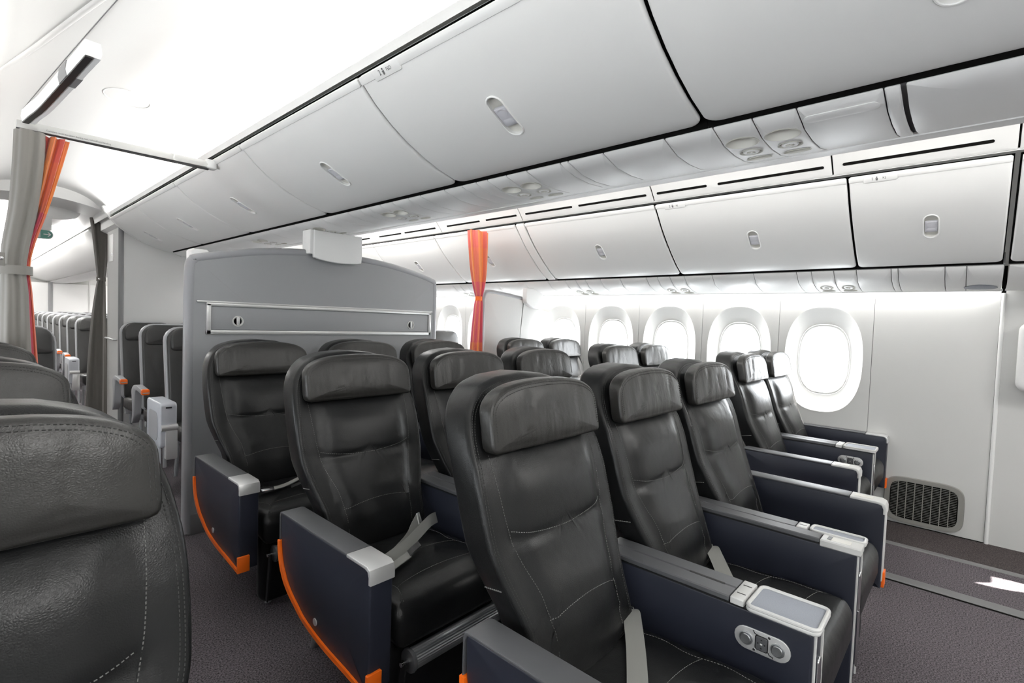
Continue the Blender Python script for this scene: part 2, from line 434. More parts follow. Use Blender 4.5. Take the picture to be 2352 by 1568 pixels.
# end walls
wb = struct(B().box(XL, XW, Y1, Y1+.05, 0, 2.6).build('wall_back', 'wall'))
wf = struct(B().box(XL, XW, Y0-.05, Y0, 0, 2.6).build('wall_front', 'wall'))

# ---- ceiling: two aisle arches and a lid over everything
def arch(x, c, h=.475, z0=2.19, rise=.25):
    q = min(1, abs(x-c)/h); return z0+rise*sqrt(max(0, 1-q**2.4))
ce = B(); N = 28
for c, h in ((.51, .475), (2.90, .475)):
    xs = [c-h*cos(pi*i/N) for i in range(N+1)]
    sweep(ce, [(x, arch(x, c, h)) for x in xs], Y0, Y1, 4)
ceil = struct(ce.build('ceiling', 'ceil'))
lid = B(); prism(lid, [(XL-.02, 1.5), (XL-.06, 1.5), (XL-.06, 2.62), (XW+.06, 2.62), (XW+.06, 1.5), (XW+.02, 1.5), (XW+.02, 2.58), (XL-.02, 2.58)], Y0, Y1)
lid.build('fuselage_lining', 'ceil', ceil)
# lower ceiling panel on the left with its seam
def xs_(y): return .24+.0912*(4.1-y)
V = []; F = []; ny = 24; nx = 14
for j in range(ny+1):
    y = -.4+4.45*j/ny
    for i in range(nx+1):
        x = .036+(xs_(y)-.036)*i/nx; V.append((x, y, arch(x, .51)-.007))
    V.append((xs_(y), y, arch(xs_(y), .51)+.002))
w_ = nx+2
F = [(j*w_+i, j*w_+i+1, (j+1)*w_+i+1, (j+1)*w_+i) for j in range(ny) for i in range(w_-1)]
B().add(V, F).build('ceiling_panel', 'ceil', ceil)
B().tube([(xs_(y)+.002, y, arch(xs_(y), .51)-.006) for y in [-.4+4.45*j/30 for j in range(31)]], .0026, 6).build('panel_seam', 'monedge', ceil)
pts = smooth([(.129, 3.264), (.205, 3.05), (.271, 2.79), (.368, 2.346), (.46, 1.9)], 5)
B().tube([(x, y, arch(x, .51)-.004) for x, y in pts], .014, 10).build('shading_ridge', 'ceil', ceil)  # added ridge standing in for a soft shading edge on the panel
ov = [(.62+.10*cos(t), 3.44+.12*sin(t)) for t in [2*pi*i/40 for i in range(40)]]
B().tube([(x, y, arch(x, .51)-.001) for x, y in ov], .0025, 6, closed=True).build('speaker_ring', 'white', ceil)

# ---- sheet closing the bins to the sides (unseen faces of the centre block and the left bins)
cb = B(); prism(cb, [(1.925, 1.90), (2.05, 1.915), (2.26, 1.99), (2.37, 2.08), (2.425, 2.18), (2.42, 2.19), (1.0, 2.19), (1.60, 2.02)], Y0, 6.2)
prism(cb, [(1.9, 1.90), (2.05, 1.915), (2.26, 1.99), (2.37, 2.08), (2.425, 2.18), (1.05, 2.19), (1.60, 2.02)], 7.4, Y1)
struct(cb.build('trim_3', 'white'))
lb = B(); prism(lb, [(XC*2-x, z) for x, z in ((3.885, 1.715), (3.755, 1.793), (3.63, 1.895), (3.51, 2.008), (3.44, 2.09), (3.375, 2.17), (3.30, 2.27), (3.375, 2.19), (4.3, 2.5), (4.34, 1.6), (4.12, 1.592), (3.95, 1.64))], Y0, Y1)
struct(lb.build('trim_4', 'white'))

# ================================================================== OVERHEAD BINS
PC = Prof([(1.497, 1.904), (1.44, 1.909), (1.36, 1.931), (1.25, 1.974), (1.15, 2.028), (1.06, 2.094), (1.012, 2.140), (.986, 2.169)], 1)
PO = Prof([(3.882, 1.720), (3.83, 1.742), (3.755, 1.793), (3.63, 1.895), (3.51, 2.008), (3.44, 2.09), (3.375, 2.168)], 1)
for P_ in (PC, PO):                                             # normal must face the cabin (down, towards the aisle)
    p, nn = P_.at(P_.len/2)
    if nn.y > 0: P_.side = -1
def pill(c, s0, hw, hl, n=10):
    return [(c+hw*cos(t), s0+hl-hw+hw*sin(t)) for t in [pi*i/n for i in range(n+1)]]+[(c-hw*cos(t), s0-hl+hw-hw*sin(t)) for t in [pi*i/n for i in range(n+1)]]
def make_bin(P, y0, y1, label, group, latch=True, text=None, house=True, big=True, cat='overhead bin'):
    g = .0055; L = P.len; yc = (y0+y1)/2
    rt = thing('overhead_bin', label, cat, (0, yc, 0), 0, group)
    def M0(a, b_, d):
        x, y, z = P.map(a, b_, d); return (x, y-yc, z)
    o = rrect(y0+g, y1-g, 0, L, .045 if big else .03, 6, .012)
    db = B().plate(dense(o, .05), -.018, .002, .010, M0, rings=14, k=4); dr = db.build('door', 'bindoor', rt)
    s0 = L*.47; hl = .082 if big else .078; hw = .031
    lc = yc-.03 if not big else yc+.03
    if latch:
        cu = B().plate(pill(lc, s0, hw, hl), -.04, .03, 0, M0).build('cutter', 'gap'); cu.parent = rt
        bpy.context.view_layer.update(); cut(dr, [cu]); dr.data.materials.clear(); dr.data.materials.append(M['bindoor'])
        ro = pill(lc, s0, hw+.002, hl+.002)
        rim = B(); rim.tube([M0(a, b_, .0025) for a, b_ in dense(ro, .01)], .0035, 8, closed=True); rim.build('latch_rim', 'bindoor', rt)
        # bowl
        k = len(ro); V = []; F = []
        for sc_, d in ((1.0, .0), (.97, -.007), (.86, -.014), (.5, -.017)):
            V += [M0(lc+(a-lc)*sc_, s0+(b_-s0)*(1-(1-sc_)*.45), d) for a, b_ in ro]
        F = [(j*k+i, j*k+(i+1) % k, j*k+k+(i+1) % k, j*k+k+i) for j in range(3) for i in range(k)]+[tuple(range(3*k, 4*k))]
        B().add(V, F).build('latch_recess', 'cup', rt, 60)
        pb = B()
        pb.plate(rrect(lc-hw*.9, lc+hw*.9, s0-hl*.52, s0+hl*.42, .004), -.0145, -.001, .003, M0, rings=4, bulge=.003)
        for q in (-1, 1):
            el = [(lc+hw*.72*cos(t), s0+q*hl*.24-.004+hl*.2*sin(t)) for t in [2*pi*i/20 for i in range(20)]]
            pb.plate(el, -.004, .0015, .001, M0, rings=3, bulge=.0028*(1 if q < 0 else -1), k=2)
        pb.build('latch_paddle', 'latch', rt)
    # top rail of the door
    B().plate(rrect(y0+g, y1-g, L-.030, L-.002, .004), -.005, .0055, .002, M0, k=2).build('top_rail', 'bindoor', rt)
    if house:
        hb = B(); n_ = 14; ts = [L*i/n_ for i in range(n_+1)]
        pr = [P.at(t) for t in ts]; pl = [(p.x-q.x*.022, p.y-q.y*.022) for p, q in pr]
        bk = [(pl[-1][0]+.05, pl[-1][1]+.012), (pl[0][0]+.012, pl[0][1]+.03)]
        a0, a1 = pr[0], pr[-1]
        prism(hb, [(a0[0].x-a0[1].x*.012+.011, a0[0].y-.009)]+pl+[(a1[0].x-a1[1].x*.004-.001, a1[0].y+.009)]+bk, y0-yc+.0005, y1-yc-.0005); hb.build('housing', 'gap', rt, 30)
    if text:
        yt = y1-.17 if big else y1-.15
        tb = B().plate(rrect(yt-.075, yt+.075, L-.040, L-.003, .006), 0, .0075, .0015, M0, k=2); tb.build('placard', 'bindoor', rt)
        def TM(y_, s_):
            p, q = P.at(s_); tg = Vector((P.at(s_+.004)[0]-P.at(s_-.004)[0]))
            return frame_mat(Vector((p.x+q.x*.0082, y_-yc, p.y+q.y*.0082)), (0, -1, 0), (tg.x, 0, tg.y))
        text_mesh('number', text[0], .026, 'ink', rt, TM(yt+.035, L-.02), .8)
        text_mesh('letters', text[1], .017, 'ink', rt, TM(yt-.018, L-.02))
        ic = B(); mw = TM(yt+.015, L-.02)
        def I(a, b_, d): return tuple(mw @ Vector((a, b_, d)))
        ic.lathe([(.0035, 0), (.0035, .0005)], lambda a, b_, h: I(a, b_+.008, h), 10)
        ic.plate([(-.004, -.011), (.004, -.011), (.0055, .003), (-.0055, .003)], 0, .0005, 0, I)
        ic.build('person_symbol', 'ink', rt)
    return rt
yb = [-.56, .614, 1.707, 2.87, 4.07, 5.2, 6.2]
lab = ['nearest large white bin over centre seats, cut by the top frame edge', 'large white centre bin marked 2, second from the front, big latch',
       'third white centre bin from the front, just ahead of the ceiling curtain rail', 'white centre bin above the grey bulkhead, fourth from the front',
       'small looking fifth white centre bin behind the bulkhead line', 'rearmost white centre bin ending above light grey wall']
for i in range(6):
    make_bin(PC, yb[i], yb[i+1], lab[i], 'bins over the centre seats', text=('2', 'FED') if i == 1 else None)
ob = [(-1.3, -.125), (-.105, .566), (.566, 1.738), (1.738, 2.985), (3.09, 4.25), (4.25, 5.42), (5.42, 6.6)]
lab = ['white fairing bin at the right frame edge, forward of the last gap', 'short white window side bin marked 1, first by the right frame edge',
       'white window side bin with latch, second from the right frame edge', 'white window side bin, third from the right, ahead of the filler strip',
       'white window side bin behind the orange right aisle curtain', 'far white window side bin next to the centre bulkhead top', 'farthest white window side bin seen above bulkhead']
for i, (a, c) in enumerate(ob):
    make_bin(PO, a, c, lab[i], 'bins over the window seats', latch=i > 0, text=('1', 'KJ') if i == 1 else (('2', 'KJ') if i == 2 else None), big=False)
fb = B().plate(rrect(2.992, 3.083, 0, PO.len, .01), -.02, .004, .006, PO.map, rings=14)
struct(fb.build('trim_5', 'bindoor'))
# second cabin bins
sc2 = B().plate(rrect(7.45, Y1-.05, 0, PC.len, .04), -.02, .002, .01, PC.map, rings=14)
b2 = sc2.build('overhead_bin', 'bindoor'); tag(b2, 'long white bin over the rear cabin centre seats, beyond taupe curtain', 'overhead bin')
prism_b = B(); prism(prism_b, [(.99, 2.18), (1.06, 2.11), (1.25, 1.99), (1.49, 1.915), (1.6, 1.9), (1.6, 2.19)], 7.46, Y1-.05); prism_b.build('housing', 'white', b2)
pp = B(); prism(pp, [(1.509, 1.892), (1.58, 1.868), (1.69, 1.861), (1.9, 1.89), (1.9, 1.93), (1.52, 1.93)], 7.46, Y1-.05); pp.build('service_strip', 'white', b2)
# bin end cap over the light grey wall
ec = B(); pl = [tuple(PC.at(PC.len*i/14)[0]) for i in range(15)]
prism(ec, [(1.56, 1.89)]+pl+[(.96, 2.2), (.93, 2.27), (1.2, 2.3), (1.6, 2.2)], 6.2, 6.26); struct(ec.build('trim_6', 'white'))
wp = B(); prism(wp, [(1.03, 2.12), (1.03, 2.32), (2.4, 2.32), (2.4, 2.02), (1.6, 1.87)], 6.26, 6.98); wp.build('end_fairing', 'white', bpy.data.objects['trim_6'])

# valance over the window bins with black air slots
PV = Prof([(3.372, 2.193), (3.335, 2.232), (3.295, 2.285), (3.24, 2.335), (3.16, 2.375)], 1)
if PV.at(.05)[1].x > 0: PV.side = -1
val = anchor('trim_7')
prism(_v := B(), [(3.378, 2.196), (3.345, 2.235), (3.305, 2.29), (3.25, 2.345), (3.17, 2.385), (3.2, 2.40), (3.40, 2.2)], -1.3, 6.6); _v.build('valance_backing', 'gap', val)  # dark strip added behind the valance joints so no light leaks through
joints = [-1.3, -.115, .635, 1.735, 2.99, 4.1, 5.3, 6.6]
slots = [[(-1.2, -.2)], [(-.03, .585)], [(.675, 1.275), (1.345, 1.70)], [(1.78, 2.37), (2.43, 2.93)], [(3.03, 3.42), (3.5, 3.98)], [(4.16, 4.7), (4.76, 5.2)], [(5.4, 5.9), (6.0, 6.5)]]
for i in range(7):
    p = B().plate(rrect(joints[i]+.004, joints[i+1]-.004, 0, PV.len, .008), -.008, .002, .003, PV.map, rings=10, k=2).build('valance_panel', 'ceil', val)
    for a, c in slots[i]:
        q = [(y, s) for s, y in pill(.062, (a+c)/2, .0085, (c-a)/2)]
        B().plate(q, .001, .0035, .0008, PV.map, k=1).build('air_slot', 'gap', p)

# ================================================================== PASSENGER SERVICE PANELS
PS = Prof([(1.509, 1.892), (1.535, 1.8785), (1.58, 1.8675), (1.69, 1.861), (1.80, 1.868), (1.90, 1.889)], 1)
PT = Prof([(3.893, 1.704), (3.915, 1.676), (3.95, 1.650), (4.0, 1.626), (4.12, 1.596), (4.26, 1.588)], 1)
for P_ in (PS, PT):
    if P_.at(P_.len/2)[1].y > 0: P_.side = -1
def cup_part(P, yc, c, s, ra, rb, dep, rt, mt):
    V = []; F = []; n_ = 28
    for q, d in ((1.06, .0022), (1.0, .003), (.95, .0), (.86, -dep*.5), (.7, -dep*.85), (.45, -dep)):
        for i in range(n_):
            t = 2*pi*i/n_; x, y, z = P.map(c+ra*q*cos(t), s+rb*q*sin(t), d); V.append((x, y-yc, z))
    F = [(j*n_+i, j*n_+(i+1) % n_, j*n_+n_+(i+1) % n_, j*n_+n_+i) for j in range(5) for i in range(n_)]+[tuple(range(5*n_, 6*n_))]
    return V, F
def psu_module(P, y0, y1, label, group, center=True):
    yc = (y0+y1)/2; rt = thing('reading_light_panel', label, 'light panel', (0, yc, 0), 0, group)
    def M0(a, b_, d):
        x, y, z = P.map(a, b_, d); return (x, y-yc, z)
    pn = B().plate(rrect(y0+.0015, y1-.0015, 0, P.len, .004), -.006, 0, .002, M0, rings=8, k=2).build('panel', 'white', rt)
    fs = ((.100, .046, .036), (.186, .033, .026), (.268, .038, .020)) if center else ((.20, .038, .045), (.285, .040, .030))
    cs = []
    for s, ra, rb in fs:
        o = [(yc+ra*.97*cos(t), s+rb*.97*sin(t)) for t in [2*pi*i/28 for i in range(28)]]
        c = B().plate(o, -.03, .03, 0, M0).build('cutter', 'gap'); c.parent = rt; cs.append(c)
    bpy.context.view_layer.update(); cut(pn, cs); pn.data.materials.clear(); pn.data.materials.append(M['white'])
    names = ('reading_light', 'air_nozzle', 'call_button') if center else ('air_nozzle', 'call_button')
    for nm, (s, ra, rb) in zip(names, fs):
        V, F = cup_part(P, yc, yc, s, ra, rb, .026 if nm == 'reading_light' else .012, rt, 'cup')
        q = B().add(V, F).build(nm, 'cup', rt, 50)
        if nm == 'reading_light':
            B().lathe([(.02, 0), (.022, .006), (.010, .008), (.009, .004)], lambda a, b_, h: M0(yc+a-.006, s+b_-.004, -.025+h), 18).build('lamp_ring', 'white', q)
            B().lathe([(.0095, 0), (.0095, .0025)], lambda a, b_, h: M0(yc+a-.008, s+b_-.004, -.0195+h), 14).build('lamp_lens', 'black', q)
        if nm == 'air_nozzle':
            r0 = ra*.72
            B().lathe([(r0, -.01), (r0, .001), (r0*.85, .004), (r0*.6, .003), (r0*.5, -.002)], lambda a, b_, h: M0(yc+a, s+b_*rb/ra*1.1, h), 20).build('nozzle_ring', 'white', q)
            x = B()
            for k in range(3):
                t = 2*pi*k/3; x.plate([(yc+.003*cos(t+1.6)+r0*.5*cos(t), s+.003*sin(t+1.6)+r0*.5*sin(t)), (yc+.003*cos(t+1.6), s+.003*sin(t+1.6)), (yc-.003*cos(t+1.6), s-.003*sin(t+1.6)), (yc-.003*cos(t+1.6)+r0*.5*cos(t), s-.003*sin(t+1.6)+r0*.5*sin(t))], -.001, .004, 0, M0)
            x.build('nozzle_spokes', 'cup', q)
    return rt
rail_c = anchor('trim_8'); rail_o = anchor('trim_9')
def blanks(P, ys, par, mt='white'):
    for a, c in zip(ys[:-1], ys[1:]):
        if c-a < .004: continue
        B().plate(rrect(a+.0015, c-.0015, 0, P.len, .004), -.006, 0, .002, P.map, rings=8, k=2).build('service_panel', mt, par)
for P, par in ((PS, rail_c), (PT, rail_o)):
    n_ = 12; pl = [(P.at(P.len*i/n_)[0].x-P.at(P.len*i/n_)[1].x*.007, P.at(P.len*i/n_)[0].y-P.at(P.len*i/n_)[1].y*.007) for i in range(n_+1)]
    pl = [(a, b_+.030*min(1, 4*i*(n_-i)/n_**2*1.6)) for i, (a, b_) in enumerate(pl)]
    hb = B(); prism(hb, pl+[(pl[-1][0], pl[-1][1]+.07), (pl[0][0]+.02, pl[0][1]+.07)], -1.3 if P is PS else -.112, 6.2); hb.build('rail_body', 'monedge', par)
# outer lip of the centre rail
lip = B(); prism(lip, [(1.895, 1.884), (1.915, 1.890), (1.935, 1.90), (1.935, 1.93), (1.90, 1.925)], -1.3, 6.2); lip.build('rail_lip', 'white', rail_c)
lip = B(); prism(lip, [(4.25, 1.584), (4.275, 1.586), (4.285, 1.592), (4.285, 1.60), (4.25, 1.60)], -.12, 6.2); lip.build('rail_lip', 'white', rail_o)
mods = [(.491, .601), (.379, .491), (1.44, 1.55), (1.33, 1.44), (2.36, 2.47), (2.25, 2.36), (3.27, 3.38), (3.16, 3.27), (4.2, 4.31), (4.09, 4.2)]
pos = ['second from the front above first row', 'foremost, with a large round lamp above the first row', 'rear one of pair over second row', 'front one of pair over second row',
       'rear one of pair over third row', 'front one of pair over third row', 'rear one of pair above bulkhead', 'front one of pair above bulkhead', 'rearmost, behind the bulkhead', 'next to rearmost, behind the bulkhead']
for (a, c), p in zip(mods, pos): psu_module(PS, a, c, 'white reading light panel with nozzle, %s' % p, 'reading light panels over the centre seats')
blanks(PS, [-1.3, -.55, .148], rail_c); blanks(PS, [.156, .19, .379], rail_c); blanks(PS, [.601, .753, .979, 1.13, 1.165, 1.33], rail_c)
blanks(PS, [1.55, 1.62, 1.71, 1.83, 2.01, 2.11, 2.25], rail_c); blanks(PS, [2.47, 2.56, 2.69, 2.83, 3.0, 3.16], rail_c); blanks(PS, [3.38, 3.6, 3.8, 4.09], rail_c); blanks(PS, [4.31, 4.8, 5.4, 6.19], rail_c)
mods = [(.70, .83), (.575, .70), (1.84, 1.95), (1.72, 1.84), (2.77, 2.89), (2.66, 2.77), (4.4, 4.52), (4.28, 4.4)]
pos = ['rear one over first row', 'foremost, over first row', 'rear one over second row', 'front one over second row', 'rear one over third row', 'front one over third row', 'rear one beyond right partition', 'front one beyond right partition']
for (a, c), p in zip(mods, pos): psu_module(PT, a, c, 'white window side air nozzle panel, %s' % p, 'air nozzle panels over the window seats', False)
blanks(PT, [-1.3, -.128], rail_o, 'bindoor'); blanks(PT, [-.11, .045, .14, .36, .395, .575], rail_o); blanks(PT, [.83, .92, 1.2, 1.5, 1.72], rail_o); blanks(PT, [1.95, 2.05, 2.3, 2.5, 2.66], rail_o); blanks(PT, [2.89, 3.1, 3.4, 3.8, 4.28], rail_o); blanks(PT, [4.52, 5, 5.6, 6.19], rail_o)
hc = B(); 
el = [(-.02+.075*cos(t), .245+.055*sin(t)) for t in [2*pi*i/28 for i in range(28)]]
hc.plate(el, 0, .003, .002, PT.map, rings=4, bulge=.003); hc.build('signal_lens', 'traygrey', rail_o)
el = [(y, s) for s, y in pill(.048, .285, .016, .085)]
B().plate(el, 0, .002, .0012, PS.map, rings=2, k=2).build('speaker_cover', 'white', rail_c)

# ================================================================== BUSINESS SEATS
# local frame: x across, -y forward (towards the camera), z up; y=0 at the lower front edge of the headrest
HALF = [(.44, .208), (.52, .214), (.59, .222), (.635, .236), (.70, .256), (.76, .269), (.876, .273), (.96, .267), (1.03, .252), (1.085, .222), (1.125, .172), (1.146, .10)]
LEAN = [(.40, -.185), (.52, -.142), (.59, -.114), (.635, -.092), (.70, -.062), (.76, -.038), (.876, -.003), (.94, .022), (1.0, .056), (1.06, .086), (1.20, .142)]
def ylean(z):
    for (a, ya), (b_, yb2) in zip(LEAN[:-1], LEAN[1:]):
        if z <= b_: return ya+(yb2-ya)*(z-a)/(b_-a)
    return LEAN[-1][1]
def back_outline():
    h = smooth([(w, z) for z, w in HALF], 4)
    return dense(h+[(0, 1.154)]+[(-w, z) for w, z in h[::-1]], .05)
def headpad_outline():
    lo = [(-.216, .973), (.216, .973), (.227, .976), (.233, .984), (.235, 1.0), (.234, 1.05)]
    up = [(.234*cos(t)**(2/2.7), 1.055+.090*sin(t)**(2/2.7)) for t in [pi/2*i/12 for i in range(1, 12)]]
    return dense(lo+up+[(0, 1.146)]+[(-x, z) for x, z in up[::-1]]+[(-.234, 1.05), (-.235, 1.0), (-.233, .984), (-.227, .976)], .03)
def bvh_of(o):
    me = o.data; return BVHTree.FromPolygons([v.co.copy() for v in me.vertices], [tuple(p.vertices) for p in me.polygons])
def drape(bv, pts, off=.0006, frm=-1.0, d=(0, 1, 0)):
    """project (x,z) points along +y onto a mesh"""
    R = []
    for x, z in pts:
        h = bv.ray_cast(Vector((x, frm, z)), Vector(d))
        if h[0]: R.append(h[0]+h[1]*off)
    return R
def inset(o, d):
    n = len(o); ar = sum(o[i][0]*o[(i+1) % n][1]-o[(i+1) % n][0]*o[i][1] for i in range(n)); s = 1 if ar > 0 else -1; R = []
    for i in range(n):
        a, b = Vector(o[i-1]), Vector(o[(i+1) % n]); t = (b-a).normalized(); R.append((o[i][0]-t.y*d*s, o[i][1]+t.x*d*s))
    return R
def make_seat():
    s = thing('business_seat', '', 'seat')
    bo = back_outline()
    def fb(a, z, d):
        w = 1 if z < .95 else 1
        return (a, ylean(z)+d, z)
    bb = B().plate(bo, .088, -.012, .016, fb, rings=12, bulge=.004, bulge0=.012, k=5, center=(0, .80), bp=4)
    # lumbar and shoulder swells, soft side channels
    v2 = []
    for x, y, z in bb.v:
        if y < ylean(z)+.03:
            u = abs(x)/(.225 if z > .74 else .225-(.74-z)*.30)
            ch = math.exp(-((u-.86)/.10)**2)*.010*(1 if z < 1.0 else 0)
            sw = -.016*math.exp(-((z-.60)/.10)**2)*max(0, 1-u*u)-.008*math.exp(-((z-.86)/.09)**2)*max(0, 1-u*u)
            gr = .006*(math.exp(-((z-.765-.03*x*x)/.012)**2)+math.exp(-((z-.60)/.012)**2))*(u < .86)
            fade = max(0, min(1, (.99-z)/.08))
            y += (ch+sw-.016*max(0, 1-u**4))*fade+gr
        v2.append((x, y, z))
    bb.v = v2
    back = bb.build('backrest', 'leather', s, 60); bv = bvh_of(back)
    st = B()
    seam = [(.216, .965), (.212, .88), (.204, .80), (.188, .73), (.155, .645), (.140, .56), (.138, .47)]
    for q in (-1, 1):
        st.dashes(drape(bv, [(q*x, z) for x, z in smooth(seam, 6)]), .004, .003, .0008, .0006)
    st.dashes(drape(bv, [(x/20*.195, .765+.022*(x/20)**2) for x in range(-20, 21)]), .004, .003, .0008, .0006)
    st.dashes(drape(bv, [(x/20*.146, .60+.006-.022*(x/20)**2) for x in range(-20, 21)]), .004, .003, .0008, .0006)
    se = B()
    for d in (.0125, .020):
        i2 = inset(bo, d); i2 = [p for p in i2 if p[1] > .47 or abs(p[0]) > .1]
        h = len(i2)
        ps = sorted([p for p in i2 if p[0] >= 0], key=lambda p: p[1]); ng = sorted([p for p in i2 if p[0] < 0], key=lambda p: -p[1])
        se.dashes(drape(bv, ps+ng), .004, .003, .0007, .0006)
    se.build('edge_stitching', 'threaddark', back, kind='stuff')
    for q in (-1, 1):                                            # band across the side of the shell
        R = []
        for k in range(9):
            h = bv.ray_cast(Vector((q*.5, ylean(.665)+.005+.062*k/8+.008, .665-.012*k/8)), Vector((-q, 0, 0)))
            if h[0]: R.append(h[0]+h[1]*.0008)
        if len(R) > 2: st.dashes(R, .005, .002, .0014, .0012)
    st.build('stitching', 'thread', back, kind='stuff')
    # headrest
    def hl(z): return -.002+.20*(z-.98)
    def fh(a, z, d): return (a, hl(z)+d+.03*a*a, z)
    ho = headpad_outline()
    hb = B().plate(ho, .030, -.016, .011, fh, rings=12, bulge=.007, bulge0=.002, k=5, center=(0, 1.06), bp=4)
    rnd = random.Random(3); v2 = []
    for x, y, z in hb.v:
        if y < hl(z)+.03*x*x+.004:
            for cx, a, tl in ((-.095, .0045, .30), (.02, .002, -.15), (.125, .0035, .15), (-.165, .0025, .1)):
                y += a*math.exp(-((x-cx-tl*(z-1.06))/.010)**2)
        v2.append((x, y, z))
    hb.v = v2
    head = hb.build('headrest', 'leather_fold_lit', s, 60); hv = bvh_of(head); st = B()
    for d in (.009, .0165):
        i2 = [p for p in inset(ho, d) if p[1] > 1.0]
        ps = sorted([p for p in i2 if p[0] >= 0], key=lambda p: (p[1] > 1.09, p[1] if p[1] < 1.09 else -p[0])); ng = [(-x, z) for x, z in ps[::-1]]
        st.dashes(drape(hv, ps+ng), .004, .003, .0008, .0006)
    st.build('stitching', 'threaddark', head, kind='stuff')
    B().box(-.10, .10, hl(1.06)+.012, ylean(1.06)+.03, 1.0, 1.10, .004).build('headrest_bracket', 'black', s)
    # cushion
    co = dense(rrect(-.238, .238, -.615, .0, .03, 4, .03), .05)
    def fc(a, b_, d):
        z = .455-.03*(b_+.60)/.62+d
        if b_ < -.54: z -= .9*(b_+.54)**2*6
        return (a, b_-.0, z)
    cb = B().plate(co, -.13, 0, .035, fc, rings=10, bulge=.016, k=5, bp=3); cu = cb.build('seat_cushion', 'leather', s, 60); cv = bvh_of(cu); st = B()
    def dr2(pts):
        R = []
        for x, y in pts:
            h = cv.ray_cast(Vector((x, y, 1)), Vector((0, 0, -1)))
            if h[0]: R.append(h[0]+h[1]*.0006)
        return R
    for y, c in ((-.16, .0), (-.36, .02), (-.50, .03)):
        st.dashes(dr2([(x/16*.19, y-c*(x/16)**2) for x in range(-16, 17)]), .005, .003, .0007, .0006)
    for q in (-1, 1): st.dashes(dr2([(q*(.19+.01*sin(k)), -.05-.54*k/20) for k in range(21)]), .005, .003, .0007, .0006)
    st.build('stitching', 'thread', cu, kind='stuff')
    # leg rest, ribbed foot roller, base
    lo = dense(rrect(-.235, .235, .035, .345, .05, 5, .02), .06)
    B().plate(lo, 0, -.045, .018, lambda a, b_, d: (a, -.52+d+.02*(b_-.3), b_), rings=4, bulge=.008, k=4).build('leg_rest', 'leather', s, 60)
    rp = []
    rb = B(); nrib = 26
    V = []; F = []; n_ = nrib*2
    for x in (-.185, .185):
        for i in range(n_):
            r = .031 if i % 2 else .0285; t = 2*pi*i/n_; V.append((x, -.612+r*cos(t), .268+r*sin(t)))
    F = [(i, (i+1) % n_, n_+(i+1) % n_, n_+i) for i in range(n_)]
    rb.add(V, F); ro = rb.build('foot_roller', 'alu', s, 10)
    for q in (-1, 1):
        B().lathe([(.02, -.006), (.034, -.006), (.036, 0), (.034, .006), (.012, .006)], lambda a, b_, h: (q*(.190+h), -.612+a, .268+b_), 24).build('end_cap', 'armpad', ro)
        B().plate([(-.625, .272), (-.600, .272), (-.573, .06), (-.590, .05)], q*.206, q*.212, .001, lambda a, b_, d: (d, a, b_), k=1).build('roller_arm', 'black', ro)
        B().tube([(q*.196, -.612, .268), (q*.222, -.612, .268)], .007, 10).build('axle', 'chrome', ro)
    bs = B().box(-.22, .22, -.48, .0, .27, .325, .006)
    bs.build('seat_base', 'black', s)
    for q in (-1, 1):
        lb_ = B(); lb_.tube([(q*.17, -.44, .29), (q*.17, -.50, .0)], .014, 10); lb_.tube([(q*.17, -.06, .29), (q*.17, .03, .0)], .014, 10); lb_.tube([(q*.17, -.44, .27), (q*.17, .02, .03)], .010, 8)
        lb_.build('leg', 'alu', s)
    return s
